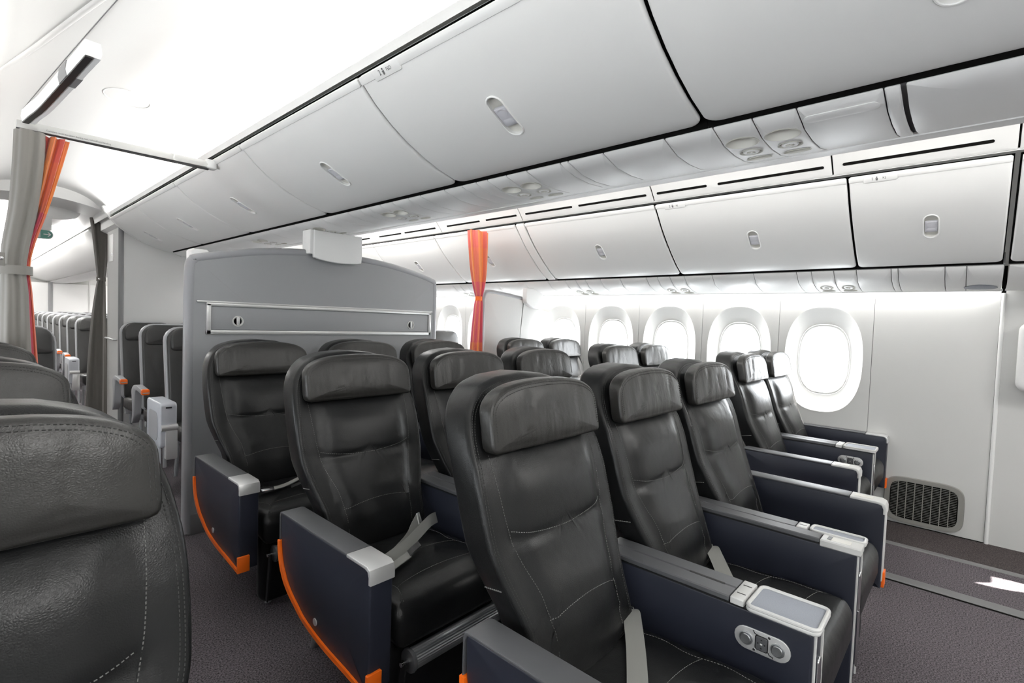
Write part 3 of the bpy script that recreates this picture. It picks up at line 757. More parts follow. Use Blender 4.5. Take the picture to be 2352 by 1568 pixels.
def aisle_arm(s, q, recess=False, x0=.262, strip=False, front=None):
    """end panel on side q (+1 right, -1 left): panel > pad, silver cap, orange bumper, screw"""
    a, c = x0, x0+.076; xm = (a+c)/2
    F_ = -.620
    low = smooth([(F_, .245), (-.57, .245), (-.365, .270), (-.25, .292), (-.185, .322), (-.12, .360), (-.07, .424), (-.05, .50)], 3)
    side = low+[(-.045, .585), (-.048, .594), (-.058, .599), (-.30, .599), (-.600, .599), (-.611, .597), (-.618, .590), (F_, .58)]
    def mp(y, z, d): return (q*d, y, z)
    body = B().plate(dense(side, .06), a, c, .007, mp, rings=2, k=3, center=(-.40, .43)).build('armrest', 'navy', s)
    # top pad wraps over the rear corner
    pad = [(-.495, .604), (-.06, .604), (-.043, .600), (-.038, .588), (-.038, .50), (-.0425, .50), (-.044, .58), (-.052, .594), (-.064, .597), (-.495, .597)]
    pb = B().plate(pad, a-.002, c+.002, .0025, mp, rings=1, k=2)
    pb.build('top_pad', 'armpad', body)
    cap = [(-.498, .6045), (-.498, .594), (-.595, .594), (-.609, .59), (-.615, .575), (-.615, .555), (-.6255, .555), (-.6255, .582), (-.620, .597), (-.605, .6045)]
    cb = B(); cb.plate(cap[::-1], a-.003, c+.003, .003, mp, rings=1, k=2); cb.build('front_cap', 'silver' if not recess else 'palegrey', body)
    if recess:
        B().plate(rrect(-.575, -.51, xm-.018, xm+.018, .004), .6045, .6056, .0005, lambda b_, x, d: (q*x, b_, d), k=1).build('finger_recess', 'cup', body)
    ob_ = smooth([(-.036, .50), (-.040, .455), (-.060, .400), (-.102, .352), (-.17, .314), (-.24, .285), (-.36, .261), (-.50, .248), (-.59, .240), (-.627, .236)], 5)
    ib = smooth([(-.620, .251), (-.59, .253), (-.50, .263), (-.36, .276), (-.245, .300), (-.18, .328), (-.116, .366), (-.075, .411), (-.056, .46), (-.052, .50)], 5)
    ol = ob_+ib
    n_ = len(ol); V = [mp(y, z, c-.012) for y, z in ol]+[mp(y, z, c+.007) for y, z in ol]
    k = len(ob_); F = []
    for off, fl in ((0, 1), (n_, 0)):
        for i in range(k-1):
            f = (off+i, off+i+1, off+n_-2-i, off+n_-1-i); F.append(f if fl else f[::-1])
    F += [(i, (i+1) % n_, n_+(i+1) % n_, n_+i) for i in range(n_)]
    obm = B().add(V, F); obm.box(*sorted((q*(xm-.002), q*(c+.007))), -.629, -.617, .236, .302, .002)
    obm.build('bumper', 'orange', body, 30)
    B().lathe([(.012, -.001), (.012, .002), (.010, .003), (.003, .0025)], lambda u, v, h: mp(-.310+u, .318+v, c+h), 16).build('screw', 'silver', body)
    if strip:
        B().box(*sorted((q*(a+.012), q*(c-.004))), F_-.003, F_+.004, .27, .555, .0015).build('front_strip', 'palegrey', body)
    return body
def console(label, loc, full_tray, plate=True, group='centre consoles between the business seats'):
    t = thing('armrest_console', label, 'console', loc, 0, group); h = .056
    o = rrect(-.610, -.03, .13, .585, .012)
    B().plate(dense(o, .1), -h, h, .006, lambda y, z, d: (d, y, z), rings=2).build('console_body', 'navy', t)
    B().box(-h-.001, h+.001, -.613, -.03, .583, .587).build('shadow_gap', 'black', t)
    for q in (-1, 1):
        B().box(q*h*.72-.004 if q > 0 else -h*.72-.004, q*h*.72+.004 if q > 0 else -h*.72+.004, -.615, -.609, .14, .575, .001).build('front_strip', 'palegrey', t)
    bk = B(); bk.plate(pill(-.0, .44, .014, .07), -.610, -.618, .003, lambda a, b_, d: (a, d, b_), rings=2, bulge=.002); bk.build('latch_cover', 'chrome', t)
    cord = B(); cord.tube([(.012, -.617, .38), (.014, -.618, .33), (.012, -.618, .25), (.015, -.617, .18)], .003, 6); cord.tube([(-.012, -.617, .38), (-.013, -.618, .30), (-.012, -.617, .2)], .003, 6); cord.build('hinge_rods', 'chrome', t)
    # two lane arm pad
    yb_ = -.415 if full_tray else -.503
    B().box(-h-.002, -.0015, yb_, -.025, .587, .603, .003).build('arm_pad', 'armpad', t)
    B().box(.0015, h+.002, -.415, -.025, .587, .603, .003).build('arm_pad', 'armpad', t)
    B().box(-.0014, .0014, -.40, -.03, .587, .5995).build('lid_line', 'black', t)
    B().plate(rrect(-.385, -.285, -.005, .005, .004), .602, .6036, .0005, lambda y, x, d: (x, y, d), k=1).build('grip_slot', 'black', t)
    x0 = -h-.002 if full_tray else .002
    B().box(x0, h+.002, -.452, -.418, .585, .605, .003).build('hinge_block', 'palegrey', t)
    for x in ((-.026, .026) if full_tray else (.028,)):
        B().box(x-.0018, x+.0018, -.447, -.425, .6048, .6056).build('slot', 'black', t)
    def tray(x0, x1, y0, y1, nm, z=.598):
        ou = rrect(x0, x1, y0, y1, .018, 5); b = B(); b.plate(ou, z-.010, z+.001, .004, lambda x, y, d: (x, y, d)); tr = b.build(nm, 'palegrey', t)
        B().plate(rrect(x0+.008, x1-.008, y0+.008, y1-.008, .011, 5), z, z+.0022, .0005, lambda x, y, d: (x, y, d), k=1).build('tray_mat', 'traygrey', tr)
        r = [(x, y, z+.0035) for x, y in rrect(x0+.0045, x1-.0045, y0+.0045, y1-.0045, .0145, 6)]
        B().tube(r, .0052, 8, closed=True).build('tray_rim', 'palegrey', tr)
        return tr
    if full_tray: tray(-.071, .069, -.625, -.458, 'cocktail_tray')
    else:
        tray(.004, .072, -.625, -.458, 'cocktail_tray')
        e = B(); e.box(-h-.006, .006, -.622, -.505, .578, .603, .004); ec_ = e.build('cup_grip', 'palegrey', t)
        B().plate(rrect(-.048, -.010, -.59, -.52, .004), .6026, .6036, .0004, lambda x, y, d: (x, y, d), k=1).build('finger_recess', 'cup', ec_)
        B().plate([(-.046, -.535), (-.012, -.535), (-.012, -.523), (-.046, -.523)], .6034, .605, .0003, lambda x, y, d: (x, y, d), k=1).build('recess_edge', 'armpad', ec_)
    if plate:
        # seat control plate on the left face
        def mp(y, z, d): return (-h-d, y, z)
        pz, yc_ = .515, -.50
        po = [(yc_+b_-0, pz+a) for a, b_ in [(p[0], p[1]) for p in pill(0, 0, .029, .066)]]
        pl = B().plate(po, 0, .004, .0015, mp, rings=1).build('control_plate', 'silver', t)
        for y in (yc_-.037, yc_+.037):
            B().lathe([(.0165, 0), (.0165, .005), (.0145, .0055), (.0125, .004), (.0125, .008), (.011, .0092), (.005, .0088)], lambda a, b_, h_: mp(y+a, pz+b_, h_+.002), 24).build('round_button', 'alu', pl)
        B().plate(rrect(yc_-.0155, yc_+.0155, pz-.019, pz+.019, .006), .003, .0062, .001, mp, k=1).build('keypad', 'black', pl)
        B().plate(rrect(yc_-.0135, yc_+.0135, pz-.017, pz+.017, .005), .005, .0072, .001, mp, k=1).build('keypad_face', 'armpad', pl)
        for dy, dz in ((0, .010), (0, -.011), (.008, 0), (-.008, 0)):
            B().lathe([(.0018, 0), (.0018, .0004)], lambda a, b_, h_: mp(yc_+dy+a, pz+dz+b_, .0072+h_), 8).build('key_dot', 'black', pl)
        B().box(-h-.0080, -h-.0071, yc_-.0025, yc_+.0025, pz-.002, pz+.0015).build('key_icon', 'palegrey', pl)
        for y, z in ((yc_+.017, pz-.022), (yc_-.017, pz+.022)):
            B().lathe([(.0032, 0), (.0032, .001)], lambda a, b_, h_: mp(y+a, z+b_, .004+h_), 10).build('screw', 'chrome', pl)
        for y, z in ((yc_+.016, pz+.020), (yc_-.020, pz-.021)):         # little reclining seat symbols
            ic = B(); ic.plate([(y+.006, z+.006), (y+.004, z+.0065), (y+.000, z+.0005), (y+.002, z-.0005)], .004, .0046, 0, mp)
            ic.plate([(y+.002, z+.001), (y-.004, z-.0005), (y-.004, z-.0025), (y+.002, z-.001)], .004, .0046, 0, mp); ic.plate([(y-.004, z), (y-.006, z-.0055), (y-.008, z-.005), (y-.006, z)], .004, .0046, 0, mp)
            ic.build('seat_symbol', 'black', pl)
    return t
def belt(s, pts, wl, mt='belt', nm='seat_belt', th=.0012):
    return B().ribbon(pts, [Vector(w) for w in wl] if isinstance(wl, list) else wl, th).build(nm, mt, s)
def buckle(s, loc, rz):
    mw = Matrix.Translation(loc) @ Matrix.Rotation(rz, 4, 'Z')
    def mp(a, b_, d): return tuple(mw @ Vector((a, b_, d)))
    b = B(); b.plate(rrect(-.027, .027, -.03, .03, .006), 0, .012, .003, mp, k=2); b.plate(rrect(-.024, .024, -.022, .034, .008), .011, .016, .002, mp, k=2)
    o = b.build('buckle', 'chrome', s); B().plate(rrect(-.016, .016, .01, .028, .004), .0158, .0166, .0003, mp, k=1).build('lift_recess', 'black', o); return o
PITCHY = .965
base = make_seat()
rowname = ['front row', 'second row', 'third row']
seat_xy = []
CX = [1.10, 1.705, 2.31]; WX = [3.45, 4.04]; LX = -.018
WDY = .165
names = {
 (0, 0): 'large nearest black leather seat of the centre block, beside first aisle armrest', (0, 1): 'black leather seat in the middle of the front centre row, right of the largest one',
 (0, 2): 'black leather seat at the right end of the front centre row, beside far aisle', (1, 0): 'black leather seat with folded grey belt, second centre row, behind blue black aisle panel',
 (1, 1): 'black leather seat in the middle of the second centre row', (1, 2): 'black leather seat at the right end of the second centre row',
 (2, 0): 'black leather seat in front of the grey bulkhead, leftmost, with chrome buckle', (2, 1): 'black leather seat in the middle, just under the bulkhead frame',
 (2, 2): 'black leather seat at the right end of the row under the bulkhead'}
grp = 'black business seats'
seats = {}
first = True
for r in range(3):
    for c in range(3):
        loc = (CX[c], .85+PITCHY*r, 0)
        if first: s = base; s.location = loc; s['label'] = names[(r, c)]; s['group'] = grp; first = False
        else: s = dup(base, loc, names[(r, c)], skip=('foot_roller',) if c else ())
        seats[(r, c)] = s
wn = {(0, 0): 'aisle seat of the front window pair, sunlit black leather', (0, 1): 'window seat of the front pair, brightest headrest before nearest window',
      (1, 0): 'aisle seat of the second window pair, dark shell with light pad', (1, 1): 'window seat of the second pair, washed out by window light',
      (2, 0): 'aisle seat of the third window pair, before white partition', (2, 1): 'window seat of the third pair, before white partition'}
for r in range(3):
    for c in range(2):
        seats[(r, 3+c)] = dup(base, (WX[c], .85+WDY+PITCHY*r, 0), wn[(r, c)], skip=('foot_roller',))
ln = ['huge creased black headrest seat cut by the left frame edge, nearest camera', 'seat behind the nearest left one, only its rounded top showing', 'third left seat, small rounded top under the grey curtain']
for r in range(3): seats[(r, -1)] = dup(base, (LX, .945+PITCHY*r, 0), ln[r])
for r in range(3):
    aisle_arm(seats[(r, 0)], -1); aisle_arm(seats[(r, 2)], 1, True, strip=True)
    aisle_arm(seats[(r, 3)], -1, True, strip=True); aisle_arm(seats[(r, 4)], 1, x0=.236)
    aisle_arm(seats[(r, -1)], 1)
for r in range(3):
    y = .85+PITCHY*r
    console('%s console with open grey cocktail tray and round seat buttons' % ['nearest', 'second row', 'third row'][r]+' beside aisle seat', ((CX[0]+CX[1])/2+.008, y, 0), True)
    console('%s console with half tray and cup grip, right of middle seat' % ['front row', 'second row', 'third row'][r], ((CX[1]+CX[2])/2+.008, y, 0), False, False)
    console('%s console with small tray and round buttons between window pair' % ['front', 'second', 'third'][r], ((WX[0]+WX[1])/2, y+WDY, 0), True)
# seat belts
for k in (0, 1):
    belt(seats[(0, k)], smooth([(.222, -.135, .462), (.20, -.165, .478), (.15, -.20, .474), (.07, -.252, .468), (-.02, -.305, .468), (-.10, -.35, .468)], 5), Vector((.012, -.021, .004)))
    B().tube([(.215, -.13, .46), (.222, -.128, .476), (.226, -.16, .478), (.219, -.162, .462)], .003, 8, closed=True).build('belt_anchor', 'chrome', seats[(0, k)])
s = seats[(1, 0)]
belt(s, smooth([(.228, -.215, .480), (.16, -.255, .494), (.08, -.295, .486), (-.02, -.345, .478), (-.12, -.385, .476), (-.19, -.41, .474)], 5), Vector((-.006, -.016, -.016)))
belt(s, smooth([(.19, -.165, .470), (.15, -.195, .490), (.09, -.24, .480), (.02, -.30, .472), (-.08, -.36, .468)], 5), Vector((-.006, -.016, -.016)))
B().ribbon([(.172, -.178, .4825), (.14, -.203, .492)], Vector((-.006, -.016, -.0165)), .0016).build('belt_tag', 'white', s)
belt(s, smooth([(-.16, -.445, .474), (-.10, -.425, .477), (-.045, -.405, .477)], 4), Vector((-.008, -.021, 0)))
B().ribbon([(-.05, -.405, .480), (-.02, -.392, .483), (.02, -.375, .484)], Vector((-.007, -.018, 0)), .0022).build('latch_tongue', 'chrome', s)
s = seats[(2, 0)]
belt(s, smooth([(.18, -.24, .475), (.10, -.31, .490), (.03, -.345, .484), (-.05, -.37, .474), (-.11, -.385, .476)], 5), Vector((-.008, -.022, 0)))
buckle(s, (-.135, -.385, .472), 1.25)
B().ribbon([(-.04, -.425, .478), (.03, -.405, .482)], Vector((-.006, -.017, 0)), .0022).build('latch_tongue', 'chrome', s)

# ================================================================== PARTITIONS, CURTAINS, REAR CABIN
# grey bulkhead behind the third row
bk = thing('bulkhead_partition', 'tall grey bulkhead with arched top and silver framed panel', 'partition', (1.765, 3.31, 0))
def bl(p): return [(x-1.765, z) for x, z in p]
top = smooth([(.886, 1.40), (.89, 1.55), (.905, 1.585), (.94, 1.604), (1.21, 1.663), (1.40, 1.69), (1.60, 1.706), (1.80, 1.710), (1.97, 1.704), (2.21, 1.684), (2.47, 1.64), (2.612, 1.603), (2.636, 1.575), (2.642, 1.40)], 4)
out = bl([(.884, 0)]+top+[(2.642, 0)])
B().plate(dense(out, .1), -.025, .025, .003, lambda a, b_, d: (a, d, b_), rings=2, center=(0, .85)).build('panel', 'bulk', bk)
B().tube([(a, 0, b_) for a, b_ in bl([(.884, .01)]+top+[(2.642, .01)])], .030, 12).build('edge_frame', 'bulkedge', bk)
def bar(x0, x1, z0, z1, nm, p=bk, mt='silver', d=.012): return B().box(x0-1.765, x1-1.765, -.027-d, -.022, z0, z1, .003).build(nm, mt, p)
bar(.915, 2.615, 1.350, 1.360, 'trim_rail', d=.008)
fr = bar(.963, 2.60, 1.330, 1.350, 'panel_frame'); bar(.963, .988, 1.165, 1.345, 'frame_side', fr); bar(2.575, 2.60, 1.165, 1.345, 'frame_side', fr); bar(.963, 2.60, 1.165, 1.190, 'frame_bottom', fr)
bar(.99, 2.57, 1.192, 1.328, 'stowage_flap', bk, 'bulk', .004)
for x in (1.134, 2.403):
    def mp(a, b_, h): return (x-1.765+a, -.031-h, 1.244+b_)
    k = B().lathe([(.032, 0), (.032, .004), (.028, .005), (.025, .001), (.02, -.001)], mp, 28).build('turn_latch', 'palegrey', bk)
    B().plate(rrect(-.008, .008, -.026, .026, .007), -.001, .012, .002, lambda a, b_, d: mp(a, b_, d)).build('thumb_turn', 'silver', k)
B().box(-.87, .87, -.03, -.025, 0, .12, .001).build('kick_plate', 'monedge', bk)
# white shroud hanging over its top
sh = thing('bulkhead_shroud', 'white hanging shroud joining the grey bulkhead to the panel above', 'bracket', (1.745, 3.25, 1.66))
so_ = smooth([(-.17, .18), (-.17, .035), (-.155, .015), (-.10, .004), (0, -.004), (.10, .0), (.165, .008), (.18, .03), (.18, .18)], 4)
B().plate(dense([(-.17, .198), (-.172, .06)]+so_[5:-5]+[(.182, .06), (.18, .198)], .03), -.03, .0, .006, lambda a, b_, d: (a, d, b_), rings=2, center=(0, .14)).build('face', 'white', sh)
B().box(-.195, -.165, -.02, .09, .04, .198, .004).build('side_post', 'white', sh)
B().box(-.165, .17, .07, .10, .03, .198, .004).build('rear_face', 'white', sh)
# white mounting block at the bulkhead's left shoulder
mb = B().box(.890, .985, 3.30, 3.40, 1.585, 1.655, .012); struct(mb.build('trim_10', 'white'))
# right partition behind the window pair
rp = thing('window_partition', 'pale partition panel behind the window pair, right of the orange curtain', 'partition', (3.8, 3.41, 0))
ro = dense([(-.48, 0), (-.48, 1.50)]+smooth([(-.478, 1.51), (-.465, 1.553), (-.42, 1.571), (-.20, 1.557), (.066, 1.53), (.085, 1.50), (.30, 1.447), (.50, 1.41), (.52, 1.38)], 4)+[(.53, 0)], .1)
B().plate(ro, -.02, .02, .006, lambda a, b_, d: (a, d, b_), rings=2, center=(0, .8)).build('panel', 'monument', rp)
B().tube([(-.485, 0, z) for z in (0, .7, 1.50)]+[(a, 0, b_) for a, b_ in smooth([(-.478, 1.525), (-.46, 1.555), (-.42, 1.572), (-.20, 1.559), (.066, 1.533)], 3)], .024, 10).build('edge_frame', 'bulkedge', rp)
s2_ = thing('partition_shroud', 'small white shroud hanging over the right partition top', 'bracket', (3.97, 3.36, 1.44))
B().plate(dense(smooth([(-.12, .20), (-.12, .07), (-.08, .035), (.02, .005), (.10, -.004), (.13, .015), (.135, .10), (.135, .20)], 4), .05), -.03, .028, .006, lambda a, b_, d: (a, d, b_), rings=2, center=(0, .11)).build('face', 'white', s2_)

# curtains
def curtain(name, secs, mt, parent=None, pleat=.12, k=7, n=72, seed=0, loc=(0, 0, 0)):
    """secs: (z, cx, half width, half depth, y)"""
    S = smooth(secs, 6); V = []; F = []; rnd = random.Random(seed); ph = [rnd.random()*6 for _ in range(4)]
    for z, cx, hw, hd, y in S:
        for i in range(n):
            t = 2*pi*i/n; f = 1+pleat*sin(k*t+ph[0]+.4*sin(z*3+ph[1]))+pleat*.4*sin((2*k+1)*t+ph[2])
            V.append((cx+hw*cos(t)*(1+.25*(f-1))-loc[0], y+hd*sin(t)*f-loc[1], z-loc[2]))
    m_ = len(S)
    F = [(j*n+i, j*n+(i+1) % n, j*n+n+(i+1) % n, j*n+n+i) for j in range(m_-1) for i in range(n)]
    F += [tuple(range(n))[::-1], tuple((m_-1)*n+i for i in range(n))]
    bb = B().add(V, F); o = bb.build(name, mt, parent, 75)
    uv = o.data.uv_layers.new(name='UVMap')
    for p in o.data.polygons:
        for li in p.loop_indices:
            vi = o.data.loops[li].vertex_index
            if p.loop_total == 4:
                a = (vi % n)/n; vs = [o.data.loops[l].vertex_index % n for l in p.loop_indices]
                if max(vs)-min(vs) > n/2 and vi % n == 0: a = 1.0
                uv.data[li].uv = (a, 1-(vi//n)/(m_-1))
    return o
tg = thing('class_curtain', 'taupe curtain with orange lining tied back at left under the ceiling rail', 'curtain', (.24, 3.28, 0))
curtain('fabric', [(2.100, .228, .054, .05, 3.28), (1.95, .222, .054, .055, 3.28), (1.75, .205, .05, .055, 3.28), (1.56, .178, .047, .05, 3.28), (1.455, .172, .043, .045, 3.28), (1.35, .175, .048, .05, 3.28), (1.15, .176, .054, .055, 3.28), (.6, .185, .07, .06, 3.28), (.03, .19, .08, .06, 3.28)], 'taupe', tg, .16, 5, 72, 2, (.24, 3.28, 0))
curtain('lining', [(2.098, .318, .046, .045, 3.315), (1.95, .290, .042, .045, 3.315), (1.75, .252, .034, .045, 3.315), (1.58, .213, .028, .04, 3.315), (1.455, .205, .020, .04, 3.315), (1.30, .210, .026, .045, 3.315), (.6, .225, .045, .05, 3.315), (.03, .23, .05, .05, 3.315)], 'curtain', tg, .40, 8, 110, 5, (.24, 3.28, 0))
sv = []; n_ = 28
for z in (1.437, 1.478):
    for i in range(n_):
        t = 2*pi*i/n_; sv.append((.176-.24+.060*cos(t), .012+.068*sin(t), z))
B().add(sv, [(i, (i+1) % n_, n_+(i+1) % n_, n_+i) for i in range(n_)]).build('tieback', 'taupe', tg, 80)
B().box(.118-.24, .140-.24, -.066, -.060, 1.47, 1.53, .002).build('tieback_tab', 'taupe', tg)
B().lathe([(.007, 0), (.007, .003), (.003, .004)], lambda a, b_, h: (.128-.24+a, -.066-h, 1.505+b_), 14).build('snap_button', 'chrome', tg)
oc = thing('orange_curtain', 'narrow orange and pink tied curtain hanging at the right aisle', 'curtain', (3.13, 3.30, 0))
curtain('fabric', [(2.09, 3.122, .10, .05, 3.30), (1.95, 3.132, .092, .05, 3.30), (1.75, 3.146, .078, .045, 3.30), (1.60, 3.156, .055, .035, 3.30), (1.515, 3.158, .030, .026, 3.30), (1.48, 3.158, .029, .026, 3.30), (1.42, 3.156, .036, .03, 3.30), (1.1, 3.15, .056, .035, 3.30), (.6, 3.15, .07, .04, 3.30), (.03, 3.15, .08, .04, 3.30)], 'curtain', oc, .38, 7, 120, 9, (3.13, 3.30, 0))
B().add([(.028+.034*cos(2*pi*i/20), .032*sin(2*pi*i/20), z) for z in (1.478, 1.515) for i in range(20)], [(i, (i+1) % 20, 20+(i+1) % 20, 20+i) for i in range(20)]).build('tieback', 'orange', oc, 80)
dc = thing('rear_curtain', 'dark taupe curtain tied at the side of the light grey wall', 'curtain', (1.03, 7.08, 0))
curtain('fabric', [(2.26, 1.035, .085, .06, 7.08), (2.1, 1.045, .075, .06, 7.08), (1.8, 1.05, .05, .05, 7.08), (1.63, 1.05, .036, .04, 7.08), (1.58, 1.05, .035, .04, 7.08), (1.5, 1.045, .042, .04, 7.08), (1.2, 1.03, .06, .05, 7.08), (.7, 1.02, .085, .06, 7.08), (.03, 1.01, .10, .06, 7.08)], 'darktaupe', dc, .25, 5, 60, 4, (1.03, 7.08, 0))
B().add([(.02+.042*cos(2*pi*i/18), .046*sin(2*pi*i/18), z) for z in (1.585, 1.63) for i in range(18)], [(i, (i+1) % 18, 18+(i+1) % 18, 18+i) for i in range(18)]).build('tieback', 'darktaupe', dc, 80)
B().lathe([(.010, 0), (.010, .004), (.004, .005)], lambda a, b_, h: (-.005+a, -.046-h, 1.607+b_), 12).build('snap_button', 'chrome', dc)

# ceiling curtain rails
rl = thing('curtain_rail', 'long white curtain rail crossing the aisle under the ceiling', 'rail', (.62, 3.28, 2.13))
o = [(-.022, -.018), (.022, -.018), (.024, .0), (.016, .018), (-.016, .018), (-.024, .0)]
B().plate(o, -.44, .345, .004, lambda a, b_, d: (d, a, b_+.012*d), k=2).build('rail', 'palegrey', rl)
B().box(-.44, .345, -.012, .004, -.0255, -.0185).build('rail_slot', 'black', rl)
B().box(.17, .176, -.0245, .0245, -.0165, .021).build('joint', 'silver', rl)
ee = B(); ee.plate(rrect(-.024, .024, -.022, .03, .008), .33, .385, .008, lambda a, b_, d: (d, a, b_+.004)); ee.build('end_bracket', 'white', rl)
text_mesh('notice', 'Curtains must be open during taxi, takeoff and landing', .011, 'ink', rl, frame_mat(Vector((-.22, -.0247, -.010)), (1, 0, .012), (0, .12, 1)))
r2_ = thing('stowage_rail', 'short curved white curtain rail with black underside at upper left', 'rail', (.25, 2.9, 2.13))
path = smooth([(.218, 3.24, 2.142), (.222, 3.22, 2.143), (.232, 3.14, 2.146), (.252, 3.0, 2.15), (.278, 2.75, 2.162), (.305, 2.45, 2.172), (.318, 2.30, 2.176)], 6)
def along(o, p):
    V = []; n_ = len(o); P_ = [Vector(q) for q in p]
    for i, q in enumerate(P_):
        t = (P_[min(i+1, len(P_)-1)]-P_[max(i-1, 0)]).normalized(); sd = t.cross(Vector((0, 0, 1))).normalized(); up = sd.cross(t)
        V += [q+sd*a+up*b_-Vector((.25, 2.9, 2.13)) for a, b_ in o]
    m_ = len(P_); F = [(j*n_+i, j*n_+(i+1) % n_, j*n_+n_+(i+1) % n_, j*n_+n_+i) for j in range(m_-1) for i in range(n_)]
    return B().add(V, F+[tuple(range(n_))[::-1], tuple((m_-1)*n_+i for i in range(n_))])
along([(-.022, -.012), (.022, -.012), (.026, .01), (.022, .042), (-.022, .042), (-.026, .01)], path).build('rail', 'white', r2_)
along([(.0, -.017), (.021, -.017), (.021, -.011), (.0, -.011)], path).build('rail_slot', 'black', r2_)
along([(-.0245, -.0125), (.0235, -.0125), (.0275, .012), (.024, .045), (-.024, .045), (-.0285, .012)], path[-11:-8]).build('rail_band', 'monedge', r2_)

# light grey end wall of the forward economy section
mo = thing('cabin_divider', 'light grey dividing wall under the bin end, behind economy seats', 'divider wall', (1.6, 6.55, 0))
B().box(1.075-1.6, 1.6, -.25, .35, 0, 2.13, .012).build('wall_body', 'monument', mo)
B().tube([(1.09-1.6, -.245, z) for z in (0, 1, 2.12)], .022, 12).build('corner_trim', 'monedge', mo)
B().box(1.070-1.6, 1.076-1.6, .02, .22, 1.78, 2.06, .002).build('notice_panel', 'white', mo)
B().box(1.067-1.6, 1.071-1.6, .06, .10, 1.84, 1.87, .001).build('panel_latch', 'chrome', mo)
hr = B(); hr.tube([(1.075-1.6, -.16, .98), (1.045-1.6, -.15, .98), (1.045-1.6, .25, .98), (1.075-1.6, .26, .98)], .010, 10); hr.build('grab_rail', 'silver', mo)
# soffits and exit sign beyond
sf = B(); prism(sf, [(.03, 2.19)]+[(x, 2.335-.06*((x-.5)/.45)**2) for x in [.05+.9*i/12 for i in range(13)]]+[(1.05, 2.2), (1.1, 2.5), (0, 2.5)], 6.5, 7.1); struct(sf.build('trim_11', 'ceil'))
sf = B(); prism(sf, smooth([(.40, 2.46), (.43, 2.30), (.52, 2.235), (.72, 2.225), (.84, 2.25), (.90, 2.31), (.92, 2.46)], 5), 7.3, 7.9); struct(sf.build('trim_12', 'white'))
ex = thing('exit_sign', 'green hanging exit sign with running figure and right arrow', 'exit sign', (.56, 7.2, 2.04))
eo = pill(0, 0, .05, .115); eo = [(b_, a) for a, b_ in eo]
B().plate(eo, -.012, .012, .004, lambda a, b_, d: (a, d, b_)).build('housing', 'white', ex)
B().plate([(a*.92, b_*.84) for a, b_ in eo], -.015, -.011, .001, lambda a, b_, d: (a, d, b_)).build('green_face', 'green', ex)
B().box(-.075, .012, -.0165, -.0145, -.036, .036).build('figure_field', 'palegrey', ex)
ar = B(); ar.plate([(.035, -.004), (.085, -.004), (.085, .004), (.035, .004)], -.0175, -.0145, 0, lambda a, b_, d: (a, d, b_)); ar.plate([(.066, .020), (.072, .024), (.096, 0), (.072, -.024), (.066, -.020), (.084, 0)], -.0175, -.0145, 0, lambda a, b_, d: (a, d, b_)); ar.build('arrow', 'white', ex)
fg = B(); fm_ = lambda a, b_, d: (a, d, b_)
fg.plate([(-.036+.006*cos(t), .025+.006*sin(t)) for t in [2*pi*i/12 for i in range(12)]], -.0175, -.016, 0, fm_)
fg.plate([(-.045, .016), (-.033, .017), (-.036, -.004), (-.046, -.002)], -.0175, -.016, 0, fm_)
fg.plate([(-.038, .016), (-.018, .004), (-.020, .0), (-.038, .008)], -.0175, -.016, 0, fm_); fg.plate([(-.046, -.002), (-.036, -.004), (-.022, -.018), (-.026, -.022)], -.0175, -.016, 0, fm_); fg.plate([(-.046, -.002), (-.040, -.004), (-.056, -.026), (-.062, -.024)], -.0175, -.016, 0, fm_)
fg.build('running_figure', 'green', ex)
B().box(-.02, .10, -.008, .008, .045, .20, .003).build('hanger', 'white', ex)

# economy seats ----------------------------------------------------
def make_eco():
    s = thing('economy_seat', '', 'seat'); HW = .222
    bo = dense(rrect(-HW, HW, .42, 1.168, .03, 5, .11), .05)
    def yl(z): return .02+.17*(z-.98)
    def fm(a, z, d): return (a, yl(z)+d+.15*a*a, z)
    B().plate([(a*1.0, z) for a, z in bo], .075, .012, .012, fm, rings=3, k=3, center=(0, .8)).build('back_shell', 'ecoframe', s, 60)
    io = dense(rrect(-HW+.012, HW-.012, .43, 1.16, .03, 5, .10), .05)
    b = B().plate(io, .03, -.02, .016, fm, rings=9, bulge=.014, k=4, center=(0, .78), bp=4); v2 = []
    for x, y, z in b.v:
        if y < yl(z)+.01+.15*x*x:
            w = .15-.06*max(0, min(1, (.85-z)/.2)) if z < .95 else .3
            y += .012*math.exp(-((abs(x)-w)/.010)**2)*(z < .93)+.007*(math.exp(-((z-.76)/.009)**2)+math.exp(-((z-.62)/.009)**2))*(abs(x) < w)
        v2.append((x, y, z))
    b.v = v2; b.build('backrest', 'ecoleather', s, 60)
    ho = dense(rrect(-HW+.03, HW-.02, .985, 1.158, .03, 5, .08), .04)
    B().plate(ho, .0, -.045, .018, fm, rings=5, bulge=.012, k=4, center=(0, 1.07)).build('headrest', 'ecoleather', s, 60)
    co = dense(rrect(-.21, .21, -.50, .0, .05, 4, .03), .06)
    B().plate(co, .33, .455, .035, lambda a, b_, d: (a, b_, d-.03*(b_+.5)), rings=5, bulge=.012, k=4).build('seat_cushion', 'ecoleather', s, 60)
    fr = B(); fr.box(-.20, .20, -.46, -.42, .27, .32, .004); fr.box(-.20, .20, -.06, -.02, .27, .32, .004)
    for q in (-1, 1): fr.tube([(q*.15, -.44, .3), (q*.15, -.46, 0)], .014, 8); fr.tube([(q*.15, -.04, .3), (q*.15, .02, 0)], .014, 8)
    fr.build('seat_frame', 'ecoframe', s)
    return s
